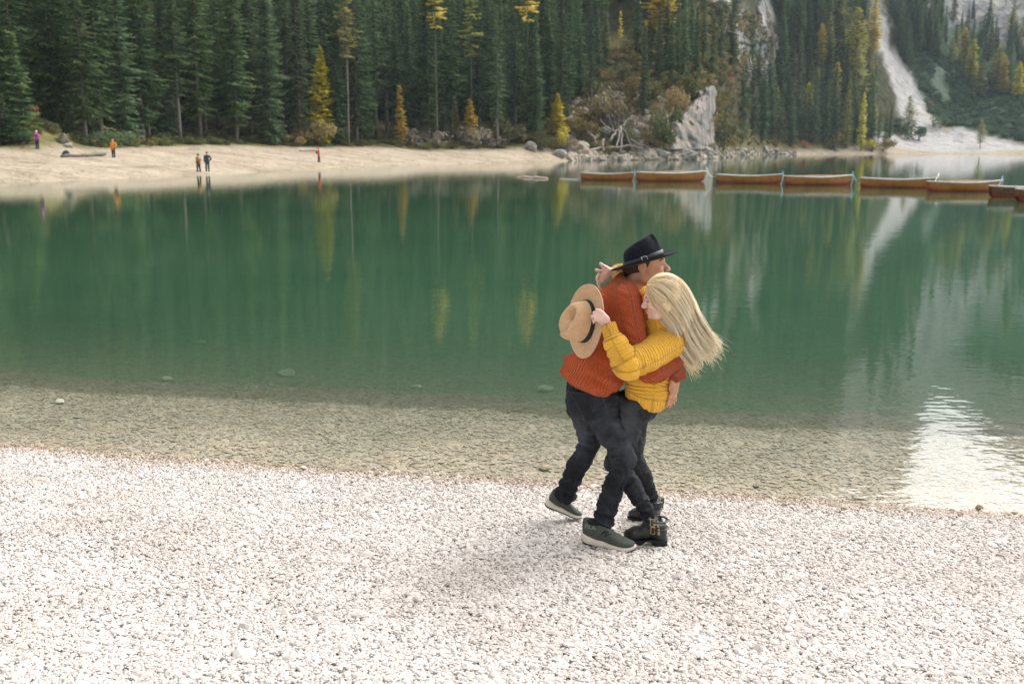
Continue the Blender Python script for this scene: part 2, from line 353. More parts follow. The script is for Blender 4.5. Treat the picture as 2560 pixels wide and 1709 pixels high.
for (px_, py_, rx, ry, rot) in [(2370, 358, 190, 20, 3), (2305, 322, 80, 24, 40), (2272, 275, 34, 50, -16), (2248, 215, 26, 50, -22), (2222, 165, 22, 34, -20),
                                (2190, 110, 12, 40, -15), (2440, 348, 60, 14, 15), (2210, 350, 30, 10, 0)]:
    scree = np.maximum(scree, blob(px_, py_, rx, ry, rot))
scree = np.clip(scree * 1.6 + .5 * fbm(XX, YY, 42, 3, .09) - .15, 0, 1) * (PXF > 2120)
rock = np.zeros_like(OO)
for (px_, py_, rx, ry, rot) in [(1900, 60, 26, 120, 12), (1880, 150, 18, 60, 10), (1800, 40, 22, 60, -20), (1840, 100, 14, 70, 0), (1905, 195, 12, 40, 5), (2175, 75, 20, 70, -10), (2240, 40, 26, 50, 0),
                                (2330, 30, 50, 60, 20), (2420, 35, 50, 60, 20), (2500, 60, 40, 80, 20), (2540, 100, 22, 60, 0), (2290, 70, 20, 45, -20), (2450, 70, 24, 50, 10)]:
    rock = np.maximum(rock, blob(px_, py_, rx, ry, rot))
rock = np.clip(rock * 1.5 + .8 * fbm(XX, YY, 43, 4, .05) - .35, 0, 1) * (rock > 0) + np.clip((ZT - 105) / 60 + 1.2 * fbm(XX, YY, 44, 3, .03), 0, 1) * (PXF > 2120)
rock = np.clip(rock, 0, 1)
grass = np.clip(1 - np.abs(OO - TLO[:, None] - 2) / 7, 0, 1) + blob(1545, 150, 40, 50) + .75 * blob(1530, 280, 130, 95) * (.6 + .8 * fbm(XX, YY, 45, 3, .2)) + hump * .6 + (.55 * np.exp(-((OO - 1.6) / .9) ** 2) + .35 * np.exp(-((OO - 9 - 3 * fbm(XX, YY, 46, 2, .05)) / 1.2) ** 2)) * np.clip(.4 + 1.4 * fbm(XX, YY, 47, 3, .35), 0, 1) * (PXF < 1420)
scrub = np.clip((PXF - 2230) / 60, 0, 1) * np.clip((OO - 25) / 30, 0, 1)
colr = np.stack([sand.ravel(), np.clip(grass, 0, 1).ravel(), np.clip(rock, 0, 1).ravel(), np.clip(scree, 0, 1).ravel()], 1)
n_, m_ = OO.shape; ii = (np.arange(n_ - 1)[:, None] * m_ + np.arange(m_ - 1)[None, :]).ravel()
me = mesh('terrain', np.stack([XX.ravel(), YY.ravel(), ZT.ravel()], 1), np.stack([ii, ii + m_, ii + m_ + 1, ii + 1], 1), True)
attr(me, 'cover', colr, 'FLOAT_COLOR'); attr(me, 'scrub', scrub.ravel())
def terrain_mat():
    m, nt, b, o = new_mat('far_shore'); ge = nd(nt, 'ShaderNodeNewGeometry'); at = nd(nt, 'ShaderNodeAttribute', attribute_name='cover')
    sp = nd(nt, 'ShaderNodeSeparateColor'); nt.links.new(at.outputs['Color'], sp.inputs[0])
    def tone(scale, stops, src='Fac', stretch=None):
        z = nd(nt, 'ShaderNodeTexNoise', Scale=scale, Detail=6, Roughness=.6); v = ge.outputs['Position']
        if stretch:
            mp = nd(nt, 'ShaderNodeMapping'); mp.inputs['Scale'].default_value = stretch; nt.links.new(v, mp.inputs[0]); v = mp.outputs[0]
        nt.links.new(v, z.inputs['Vector']); r = ramp(nt, stops); nt.links.new(z.outputs['Fac'], r.inputs[0]); return r.outputs[0], z
    floor, fz = tone(.35, [(.3, (.030, .026, .016)), (.5, (.055, .055, .024)), (.7, (.10, .08, .035))])
    scr, _ = tone(.16, [(.3, (.04, .08, .05)), (.55, (.065, .115, .065)), (.75, (.11, .14, .065))])
    gr, _ = tone(.5, [(.3, (.10, .095, .035)), (.6, (.19, .165, .065)), (.75, (.25, .2, .09))])
    sa, _ = tone(.25, [(.3, (.33, .265, .19)), (.5, (.42, .345, .255)), (.7, (.46, .395, .305))], stretch=(.35, 1.2, 1))
    rk, rz = tone(.10, [(.3, (.12, .125, .13)), (.46, (.22, .22, .225)), (.58, (.38, .36, .34)), (.7, (.54, .49, .45))], stretch=(1.6, 1.6, .35))
    sc, _ = tone(.3, [(.3, (.36, .345, .335)), (.7, (.56, .535, .515))])
    a2 = nd(nt, 'ShaderNodeAttribute', attribute_name='scrub')
    def mixc(f, a, c):
        x = nd(nt, 'ShaderNodeMix', data_type='RGBA'); nt.links.new(f, x.inputs['Factor']); nt.links.new(a, x.inputs[6]); nt.links.new(c, x.inputs[7]); return x.outputs[2]
    col = mixc(a2.outputs['Fac'], floor, scr); col = mixc(sp.outputs[2], col, rk); col = mixc(sp.outputs[0], col, sa); col = mixc(sp.outputs[1], col, gr); col = mixc(at.outputs['Alpha'], col, sc)
    nt.links.new(col, b.inputs['Base Color']); b.inputs['Roughness'].default_value = .95; b.inputs['Specular IOR Level'].default_value = .1
    bp = nd(nt, 'ShaderNodeBump', Strength=.9, Distance=3.0); nt.links.new(rz.outputs['Fac'], bp.inputs['Height']); nt.links.new(bp.outputs[0], b.inputs['Normal'])
    return m
tag(link('terrain', me, terrain_mat()), kind='structure')

# ---------------------------------------------------------------- the lake
xs = spaced(-900, 1000, -8, 8, .16, 1.3); ys = spaced(5.2, 700, 5.2, 18, .1, 1.12)
X, Y, Fq = grid(xs, ys)
dn = -near_z(X, Y); df = np.clip((np.interp(X / Y, U, DS) - Y) * .14, 0, 7)
depth = np.clip(np.minimum(np.where(Y < 60, dn, 7), df), 0, 7)
me = mesh('water', np.stack([X, Y, 0 * X], 1), Fq, True); attr(me, 'depth', depth); attr(me, 'ripple', .0011 + 0.0026 * np.exp(-((X - 4.0) / 2.0) ** 2 - ((Y - 7.6) / 2.6) ** 2) + .0008 * np.clip(fbm(X, Y, 12, 2, .25), 0, 1) * (Y < 40))
def water_mat():
    m = bpy.data.materials.new('lake_water'); m.use_nodes = True; nt = m.node_tree; nt.nodes.clear(); L = nt.links.new
    o = nt.nodes.new('ShaderNodeOutputMaterial'); ge = nd(nt, 'ShaderNodeNewGeometry')
    at = nd(nt, 'ShaderNodeAttribute', attribute_name='depth')
    mu = nd(nt, 'ShaderNodeMath', operation='MULTIPLY'); mu.inputs[1].default_value = -3.0; L(at.outputs['Fac'], mu.inputs[0])
    ex = nd(nt, 'ShaderNodeMath', operation='EXPONENT'); L(mu.outputs[0], ex.inputs[0])       # light that gets down and back
    tr = nd(nt, 'ShaderNodeBsdfTransparent'); tr.inputs[0].default_value = (1, 1, .985, 1)
    df = nd(nt, 'ShaderNodeBsdfDiffuse'); 
    nz0 = nd(nt, 'ShaderNodeTexNoise', Scale=.12, Detail=2); L(ge.outputs['Position'], nz0.inputs['Vector'])
    rp = ramp(nt, [(.35, (.030, .084, .043)), (.65, (.043, .101, .053))]); L(nz0.outputs['Fac'], rp.inputs[0]); L(rp.outputs[0], df.inputs[0])
    body = nd(nt, 'ShaderNodeMixShader'); L(ex.outputs[0], body.inputs[0]); L(df.outputs[0], body.inputs[1]); L(tr.outputs[0], body.inputs[2])
    # ripples: fine wind texture plus a few longer rings near the right-hand shore
    def noise(sc, st, det=2):
        mp = nd(nt, 'ShaderNodeMapping'); mp.inputs['Scale'].default_value = st; L(ge.outputs['Position'], mp.inputs[0])
        z = nd(nt, 'ShaderNodeTexNoise', Scale=sc, Detail=det); L(mp.outputs[0], z.inputs['Vector']); return z.outputs['Fac']
    n1 = noise(5.5, (.8, 1.3, 1), 2); n2 = noise(.9, (.6, 1.2, 1), 2)
    b1 = nd(nt, 'ShaderNodeBump', Strength=1.0); ra = nd(nt, 'ShaderNodeAttribute', attribute_name='ripple'); L(ra.outputs['Fac'], b1.inputs['Distance']); L(n1, b1.inputs['Height'])
    b2 = nd(nt, 'ShaderNodeBump', Strength=1.0, Distance=.0028); L(n2, b2.inputs['Height']); L(b1.outputs[0], b2.inputs['Normal'])
    gl = nd(nt, 'ShaderNodeBsdfGlossy', Roughness=.012); gl.inputs[0].default_value = (1, 1, 1, 1); L(b2.outputs[0], gl.inputs['Normal'])
    fr = nd(nt, 'ShaderNodeFresnel', IOR=1.333); io = nd(nt, 'ShaderNodeMapRange'); io.inputs['To Min'].default_value = 1.333; io.inputs['To Max'].default_value = 1 / 1.333; L(ge.outputs['Backfacing'], io.inputs['Value']); L(io.outputs[0], fr.inputs['IOR']); L(b2.outputs[0], fr.inputs['Normal'])
    ms = nd(nt, 'ShaderNodeMixShader'); L(fr.outputs[0], ms.inputs[0]); L(body.outputs[0], ms.inputs[1]); L(gl.outputs[0], ms.inputs[2]); L(ms.outputs[0], o.inputs[0])
    return m
tag(link('water', me, water_mat()), kind='structure')

# ---------------------------------------------------------------- the damp mountain air
b = MB(); b.box((150, 770, 232), (3400, 1900, 482))
def haze_mat():
    m = bpy.data.materials.new('damp_air'); m.use_nodes = True; nt = m.node_tree; nt.nodes.clear(); o = nt.nodes.new('ShaderNodeOutputMaterial')
    v = nd(nt, 'ShaderNodeVolumePrincipled', Density=.00014); v.inputs['Color'].default_value = (.70, .85, .93, 1); nt.links.new(v.outputs[0], o.inputs['Volume']); return m
tag(b.build('haze', haze_mat()), kind='stuff', label='thin pale haze of damp air over the lake and mountainside')
# ================================================================ trees
def leaf_mat(name, dark, mid, light, rand=.24, scale=.55, trans=.0):
    m, nt, b, o = new_mat(name); ge = nd(nt, 'ShaderNodeNewGeometry'); tc = nd(nt, 'ShaderNodeTexCoord')
    nz = nd(nt, 'ShaderNodeTexNoise', Scale=scale, Detail=3); nt.links.new(ge.outputs['Position'], nz.inputs['Vector'])
    rp = ramp(nt, [(.3, dark), (.5, mid), (.72, light)]); nt.links.new(nz.outputs['Fac'], rp.inputs[0])
    oi = nd(nt, 'ShaderNodeObjectInfo'); h = nd(nt, 'ShaderNodeHueSaturation')
    for k, (lo, hi, mul) in enumerate([(.5 - .022, .5 + .02, 1.0), (1 - rand * .7, 1 + rand * .4, 5.13), (1 - rand * 1.4, 1 + rand * 2.0, 9.71)]):
        mu = nd(nt, 'ShaderNodeMath', operation='MULTIPLY'); mu.inputs[1].default_value = mul; fr = nd(nt, 'ShaderNodeMath', operation='FRACT'); mr = nd(nt, 'ShaderNodeMapRange')
        mr.inputs['To Min'].default_value = lo; mr.inputs['To Max'].default_value = hi
        nt.links.new(oi.outputs['Random'], mu.inputs[0]); nt.links.new(mu.outputs[0], fr.inputs[0]); nt.links.new(fr.outputs[0], mr.inputs['Value'])
        nt.links.new(mr.outputs[0], h.inputs[['Hue', 'Saturation', 'Value'][k]])
    nt.links.new(rp.outputs[0], h.inputs['Color']); nt.links.new(h.outputs[0], b.inputs['Base Color']); b.inputs['Roughness'].default_value = .8; b.inputs['Specular IOR Level'].default_value = .15
    if trans:
        tl = nd(nt, 'ShaderNodeBsdfTranslucent'); nt.links.new(h.outputs[0], tl.inputs[0]); ms = nd(nt, 'ShaderNodeMixShader'); ms.inputs[0].default_value = trans
        nt.links.new(b.outputs[0], ms.inputs[1]); nt.links.new(tl.outputs[0], ms.inputs[2]); nt.links.new(ms.outputs[0], o.inputs[0])
    return m
M_SPR = leaf_mat('spruce_needles', (.062, .108, .052), (.105, .168, .072), (.185, .225, .092), trans=.35)
M_SPG = leaf_mat('fresh_green_needles', (.04, .09, .03), (.075, .15, .045), (.14, .21, .05), trans=.2)
M_SPY = leaf_mat('yellow_green_needles', (.20, .23, .06), (.34, .34, .09), (.50, .45, .13), trans=.3)
M_LAR = leaf_mat('golden_larch_needles', (.54, .43, .05), (.74, .61, .08), (.86, .74, .18), rand=.10, trans=.35)
M_ORA = leaf_mat('orange_larch_needles', (.55, .37, .05), (.74, .53, .08), (.84, .64, .15), rand=.10, trans=.35)
M_RED = leaf_mat('red_autumn_leaves', (.30, .06, .02), (.42, .11, .03), (.5, .2, .06), trans=.3)
M_BRN = leaf_mat('dry_brown_twigs', (.20, .165, .13), (.32, .27, .215), (.46, .40, .33), scale=1.2)
M_OCH = leaf_mat('ochre_leaves', (.16, .13, .05), (.28, .22, .08), (.40, .31, .12), scale=.9, trans=.2)
M_OLV = leaf_mat('olive_leaves', (.07, .085, .03), (.13, .14, .05), (.21, .20, .07), scale=.9, trans=.2)
M_PINE = leaf_mat('dwarf_pine_needles', (.05, .10, .062), (.085, .15, .085), (.15, .20, .10), trans=.3)
M_BARK = mat('grey_bark', (.10, .088, .078), (.20, .18, .165), 2.5, .9, obj_rand=.25)
M_DEAD = mat('bleached_dead_wood', (.26, .235, .21), (.46, .42, .38), 3, .9)

def conifer(name, seed, H, Rw, start, lm, density=1.0, droop=.35, cone=.85, gaps=.12, thin=1.0, dead=True, trunk_r=None, up=.0, card=1.0):
    """crown of whorled, drooping, needle-hung branches and a tapered trunk with dead stubs (two meshes)"""
    r = np.random.default_rng(seed); V = []; T = []
    bmb = MB(); tr = trunk_r or H * .0085
    lean = r.normal(0, .006, 2)
    ax = lambda z: np.array([lean[0] * z + .05 * math.sin(z * .35 + seed), lean[1] * z + .05 * math.cos(z * .3 + seed), z])
    bmb.tube([ax(z) for z in np.linspace(-.6, H * .99, 9)], list(np.linspace(tr * 1.25, tr * .12, 9)), 6)
    z = start * H
    side = r.normal(0, .25, 6)
    while z < H * .985:
        q = (z - start * H) / (H * (1 - start))
        prof = (1 - q) ** cone * (.55 + .45 * min(1, q / .22)) * (1 + .16 * math.sin(z * 1.9 + seed) + .1 * math.sin(z * .7 + 2 * seed))
        nb = max(4, int(round((5 + 4 * (1 - q)) * density)))
        a0 = r.uniform(0, 6.28)
        for k in range(nb):
            if r.random() < gaps: continue
            a = a0 + 6.283 * k / nb + r.normal(0, .25); L = max(.22, Rw * prof * r.uniform(.62, 1.15) * (1 + .3 * math.sin(a + side[0]) * side[1]))
            d = np.array([math.cos(a), math.sin(a), 0]); t = np.array([-d[1], d[0], 0]); o = ax(z + r.normal(0, .18))
            dr = droop * (1 - .9 * q) + r.normal(0, .08); rise = .35 * q + up
            ns = 4 + int(L * 2.2 * card ** -1)
            for s in np.linspace(.12, 1, ns):
                c = o + d * (L * s) + np.array([0, 0, L * (rise * s - dr * s + .28 * dr * s * s)])
                ln = (.30 + .42 * L * (1.05 - s) * .8 + .12) * card; 
                for sg in (-1, 1):
                    dirv = d * r.uniform(.35, .9) + t * sg * r.uniform(.5, 1.1) + np.array([0, 0, -r.uniform(.15, .75) * (1 - .6 * q)])
                    dirv /= np.linalg.norm(dirv); w = np.cross(dirv, [0, 0, 1.]); w /= (np.linalg.norm(w) + 1e-6)
                    w = w * r.uniform(.5, 1) + np.array([0, 0, r.normal(0, .45)]); l2 = ln * r.uniform(.7, 1.25); wd = .16 * thin * card * r.uniform(.7, 1.4) * (.6 + .25 * L)
                    i = len(V); V += [c - w * wd * .6, c + w * wd, c + dirv * l2]; T.append((i, i + 1, i + 2))
            i = len(V); tip = o + d * L * 1.12 + np.array([0, 0, L * (rise - dr * .70)]); V += [o + d * L * .6 + t * .12 + np.array([0, 0, L * (rise - dr) * .6]), o + d * L * .6 - t * .12 + np.array([0, 0, L * (rise - dr) * .6]), tip]; T.append((i, i + 1, i + 2))
        z += (.34 + .30 * (1 - q)) * (H / 26) ** .4 / density ** .5
    for k in range(10):                                         # leader
        a = r.uniform(0, 6.28); i = len(V); b0 = ax(H * (.95 + .05 * k / 10)); d = np.array([math.cos(a), math.sin(a), .6]) * .3
        V += [b0, b0 + np.array([0, 0, .25]), b0 + d]; T.append((i, i + 1, i + 2))
    if dead:                                                    # bare stubs below the crown
        for k in range(int(16 + 20 * start)):
            zz = r.uniform(.06, start + .15) * H; a = r.uniform(0, 6.28); L = r.uniform(.5, Rw * .6); d = Vector((math.cos(a), math.sin(a), -r.uniform(.1, .4)))
            o = Vector(ax(zz)); bmb.tube([o, o + d * L * .6, o + d * L + Vector((0, 0, -.12 * L))], [.035, .025, .01], 3, False)
    return mesh(name + '_crown', np.array(V), np.array(T)), mesh(name + '_trunk', bmb.v, bmb.f, True)
def broadleaf(name, seed, W, Hc, lm, n=900, size=.22, lobes=9, stem=True, stems=4, flatness=1.0):
    """shrub or small tree: leaf faces strewn through uneven lobes, on branching stems"""
    r = np.random.default_rng(seed); V = []; T = []; b = MB()
    c = [np.array([r.normal(0, .42) * W * .5, r.normal(0, .42) * W * .5, Hc * r.uniform(.28, .88)]) for _ in range(lobes)]
    rad = [r.uniform(.22, .42) * min(W, Hc) for _ in range(lobes)]
    for _ in range(n):
        k = r.integers(lobes); v = r.normal(0, 1, 3); v /= np.linalg.norm(v); p = c[k] + v * rad[k] * r.uniform(.35, 1.08) ** .5 * np.array([1, 1, .85])
        if p[2] < .05: p[2] = r.uniform(.05, .3)
        a = r.normal(0, 1, 3); a /= np.linalg.norm(a); q = np.cross(a, v); q /= np.linalg.norm(q) + 1e-6; s = size * r.uniform(.6, 1.5)
        i = len(V); V += [p - a * s * .5, p + q * s * .45, p + a * s * .7, p - q * s * .45]; T.append((i, i + 1, i + 2, i + 3))
    for k in range(lobes):
        if k < stems + 3:
            o = Vector((r.normal(0, .08) * W, r.normal(0, .08) * W, -.2)); e = Vector(c[k]); m = o.lerp(e, .5) + Vector((r.normal(0, .1) * W, r.normal(0, .1) * W, .1 * Hc))
            b.tube([o, m, e], [.018 * Hc + .02, .012 * Hc + .015, .01], 5, False)
    return mesh(name + '_crown', np.array(V), np.array(T)), mesh(name + '_trunk', b.v, b.f, True)

class Kind:
    def __init__(s, name, meshes, lm, H): s.name, s.meshes, s.lm, s.H = name, meshes, lm, H
def kinds(name, lm, H, specs, fn=conifer):
    out = []
    for i, sp in enumerate(specs):
        c, t = fn(name, lm=lm, **sp); c.materials.append(lm); t.materials.append(M_BARK if lm is not M_BRN else M_DEAD); out.append((c, t, sp.get('H', sp.get('Hc'))))
    return Kind(name, out, lm, H)
SPRUCE = kinds('spruce', M_SPR, 27, [dict(seed=11, H=28, Rw=3.3, start=.10, density=1.05, droop=.5), dict(seed=12, H=30, Rw=3.2, start=.13, density=1.0, droop=.55, gaps=.2),
    dict(seed=13, H=26, Rw=2.9, start=.17, density=.95, droop=.5, gaps=.25), dict(seed=14, H=27, Rw=3.6, start=.06, density=1.05, droop=.42), dict(seed=15, H=31, Rw=3.0, start=.24, density=.9, droop=.6, gaps=.28),
    dict(seed=16, H=24, Rw=3.0, start=.03, density=1.1, droop=.45)])
SLIM = kinds('slim_spruce', M_SPR, 22, [dict(seed=21, H=22, Rw=2.9, start=.05, density=.85, droop=.45, cone=.75, card=1.25, dead=False), dict(seed=22, H=24, Rw=3.0, start=.12, density=.82, droop=.5, cone=.7, card=1.25, dead=False),
    dict(seed=23, H=20, Rw=2.8, start=.04, density=.85, droop=.4, cone=.8, card=1.25, dead=False)])
YOUNG = kinds('young_spruce', M_SPR, 8, [dict(seed=31, H=8, Rw=2.0, start=.02, density=1.2, droop=.25, cone=.9, dead=False, gaps=.05, card=.75), dict(seed=32, H=7, Rw=1.5, start=.02, density=1.1, droop=.25, cone=1.0, dead=False, gaps=.08, card=.75)])
GREEN = kinds('green_larch', M_SPG, 16, [dict(seed=41, H=16, Rw=2.4, start=.1, density=.9, droop=.2, thin=1.1, dead=False), dict(seed=42, H=15, Rw=2.9, start=.42, density=.8, droop=.1, cone=.5, gaps=.2, dead=False)])
YGREEN = kinds('yellow_green_larch', M_SPY, 16, [dict(seed=43, H=16, Rw=2.0, start=.08, density=.9, droop=.2, thin=1.1, dead=False), dict(seed=44, H=18, Rw=2.9, start=.22, density=.85, droop=.15, cone=.55, gaps=.15, dead=False)])
LARCH = kinds('golden_larch', M_LAR, 14, [dict(seed=51, H=14, Rw=2.7, start=.06, density=1.2, droop=.22, thin=1.15, gaps=.08, dead=False), dict(seed=52, H=12, Rw=1.7, start=.06, density=1.1, droop=.35, gaps=.2, dead=False), dict(seed=53, H=16, Rw=2.1, start=.1, density=1.0, droop=.2, thin=1.2, cone=.6, dead=False)])
ORANGE = kinds('orange_larch', M_ORA, 14, [dict(seed=54, H=26, Rw=4.2, start=.42, density=1.0, droop=.2, thin=1.4, cone=.5, gaps=.2, dead=False), dict(seed=55, H=9, Rw=2.0, start=.1, density=1.2, droop=.25, gaps=.2, dead=False)])
LTOP = kinds('golden_topped_larch', M_LAR, 27, [dict(seed=57, H=27, Rw=2.6, start=.70, density=.8, droop=.3, thin=1.2, cone=.6, gaps=.4, dead=False)])
YTOP = kinds('yellow_green_topped_larch', M_SPY, 27, [dict(seed=58, H=27, Rw=2.6, start=.5, density=.8, droop=.3, thin=1.2, cone=.6, gaps=.35, dead=False)])
SH_OCH = kinds('ochre_shrub', M_OCH, 3, [dict(seed=61, W=4.5, Hc=3, n=900), dict(seed=62, W=5.5, Hc=2.2, n=900)], broadleaf)
SH_OLV = kinds('olive_shrub', M_OLV, 3, [dict(seed=63, W=4.5, Hc=3.2, n=1000), dict(seed=64, W=5.5, Hc=2.6, n=1000)], broadleaf)
SH_BRN = kinds('bare_brown_shrub', M_BRN, 3, [dict(seed=65, W=5.5, Hc=2.2, n=900, size=.16), dict(seed=66, W=4.0, Hc=2.6, n=800, size=.16)], broadleaf)
SH_YEL = kinds('yellow_shrub', M_LAR, 3, [dict(seed=67, W=3.6, Hc=3, n=700), dict(seed=68, W=3.0, Hc=3.5, n=500)], broadleaf)
SH_PIN = kinds('dwarf_pine', M_PINE, 3, [dict(seed=72, W=5.0, Hc=2.6, n=900), dict(seed=73, W=4.2, Hc=3.0, n=900)], broadleaf)
SH_RED = kinds('red_shrub', M_RED, 3, [dict(seed=69, W=2.6, Hc=3, n=260)], broadleaf)
SH_GRN = kinds('green_shrub', M_SPR, 3, [dict(seed=70, W=5.0, Hc=2.6, n=1200), dict(seed=71, W=4.2, Hc=3.0, n=1200)], broadleaf)

USED = {}
def unique(l):
    USED[l] = USED.get(l, 0) + 1; k = USED[l]
    return l if k == 1 else {2: 'taller ', 3: 'shorter ', 4: 'leaning ', 5: 'thinner '}.get(k, 'other ') + l
PLANTS = []
def plant(kind, px, o, height, label0, cat, group=None, name=None, v=None, wide=1.0, dz=-.15):
    label = unique(label0); p = at_px(px, o); i = (v if v is not None else random.randrange(len(kind.meshes))) % len(kind.meshes)
    c, t, H = kind.meshes[i]; s = height / H
    e = empty(name or kind.name, (p[0], p[1], p[2] + dz), random.uniform(0, 6.28)); e.scale = (s * wide, s * wide, s)
    tag(e, label, cat, group); link('crown', c, None, e); link('trunk', t, None, e)
    PLANTS.append((e, px, o, height)); return e
def top_h(px, o, py):                   # the height a plant needs to reach a row of the photograph
    p = at_px(px, o); return CAM_H + (HORIZON - py) / F_PX * p[1] * 1.0 - p[2]
def tlo(px): return float(np.interp(px, tl_px, tl_o))
# ---- trees and shrubs that stand out
def big(kind, px, o, py_top, label, cat='tree', **k): return plant(kind, px, o, top_h(px, o, py_top), label, cat, **k)
big(LARCH, 808, tlo(808) + 4, 128, 'tall golden yellow larch alone at the edge of the sand against dark spruces', v=0, wide=1.02)
big(LARCH, 1003, tlo(1003) + 4, 218, 'slender golden larch leaning over the back of the beach, right of the tall one', v=1)
big(ORANGE, 1177, tlo(1177) + 6, 255, 'small orange gold larch above the heap of grey brushwood', v=1, wide=1.15)
big(YGREEN, 1138, tlo(1138) + 7, 245, 'yellow green young larch beside the small orange one', v=0, wide=1.2)
big(LARCH, 1392, tlo(1392) + 6, 238, 'bright yellow bushy young larch above the two grey boulders', v=0, wide=1.5)
big(YGREEN, 868, tlo(868) + 8, 262, 'thin half bare larch with yellow tips right of the tall golden one', v=0, wide=.9)
big(GREEN, 1112, tlo(1112) + 12, 138, 'pale green flat topped pine standing on a bare grey trunk', cat='tree', name='green_pine', v=1)
big(ORANGE, 1640, 50, -60, 'great orange and yellow larch spreading high on the slope above the scrub', v=0, wide=1.25)
big(LTOP, 1092, tlo(1092) + 3, -45, 'tall larch with a golden top rising behind the pale green pine', wide=.9)
big(LTOP, 1318, tlo(1318) + 9, -55, 'tall larch with golden branches half hidden among spruces near the top centre', wide=.9)
big(YTOP, 872, tlo(872) + 2, -70, 'tall yellow green larch between spruces, above the thin half bare one', wide=.9)
big(LTOP, 1545, 36, 45, 'thin larch with yellow leaves beside the grassy clearing', wide=.45)
big(YTOP, 1180, tlo(1180) + 12, -60, 'tall yellow green larch deep among the spruces right of the green pine', wide=.8)
big(GREEN, 1898, 12, 222, 'fresh green larch at the water edge, tip just below the pale rock path', v=0)
big(YGREEN, 2115, 10, 205, 'pale yellow green spire of larch above the far shoreline', v=0, wide=.8)
big(LARCH, 2152, 6, 237, 'narrow golden spire of larch at the far shoreline', v=2, wide=.75)
big(GREEN, 2178, 8, 268, 'short green larch right of the narrow golden spire', v=0, wide=.9)
big(GREEN, 2212, 9, 280, 'small green larch closest to the white scree fan', v=0, wide=.9)
big(YGREEN, 2125, 60, 40, 'broad yellow larch high on the far wooded slope', v=1, wide=1.25)
big(YGREEN, 2135, 45, 130, 'yellow larch with spreading lower branches below the broad one', v=1, wide=1.2)
big(YGREEN, 2058, 62, 60, 'yellow green larch left of the broad yellow one on the far slope', v=1)
big(ORANGE, 2165, 75, 15, 'orange tinted larch at the top edge of the far wooded slope', v=0, wide=.7)
big(YGREEN, 2080, 80, -20, 'pale larch at the very top of the far wooded slope', v=1)
for px_, o_, top, kd, lab in [(2222, 150, 55, LARCH, 'golden spire of larch at the head of the white scree gully'), (2292, 175, 75, YGREEN, 'pale yellow larch on the rocky slope right of the scree gully'),
        (2390, 150, 85, LARCH, 'golden larch with pale companion in the middle of the right mountainside'), (2412, 128, 112, LARCH, 'slim golden larch just below its taller companion on the mountainside'),
        (2360, 140, 108, YGREEN, 'wide yellow green larch left of the golden pair on the mountainside'), (2478, 112, 128, YGREEN, 'large yellow green larch with bare lower trunk at the right mountainside'),
        (2492, 105, 150, LARCH, 'narrow golden larch touching the large yellow green one'), (2532, 95, 165, LARCH, 'broad orange gold larch at the right edge of the picture'), (2436, 104, 170, YGREEN, 'dull green yellow larch low between two larger larches'),
        (2552, 110, 158, YGREEN, 'pale larch top behind the broad orange gold one'), (2450, 20, 300, YGREEN, 'small yellow shrub like larch above the far gravel shore'), (2268, 44, 245, YGREEN, 'tiny yellow larch at the left border of the scree')]:
    big(kd, px_, o_, top, lab, v=(2 if kd is LARCH else 1), wide=1.5)
big(YOUNG, 52, 31, 98, 'bushy dark green young spruce at the left end of the beach', cat='tree', v=0, wide=1.1)
big(YOUNG, 12, 29, 240, 'low dark spruce at the left picture edge in front of the bushy one', cat='tree', v=0, wide=1.5)
big(YOUNG, 178, 36, 262, 'short pale green young spruce behind the grassy mound', cat='tree', v=1, wide=1.3)
big(YOUNG, 228, 38, 300, 'tiny young spruce on the slope right of the grassy mound', cat='tree', v=0, wide=1.4)
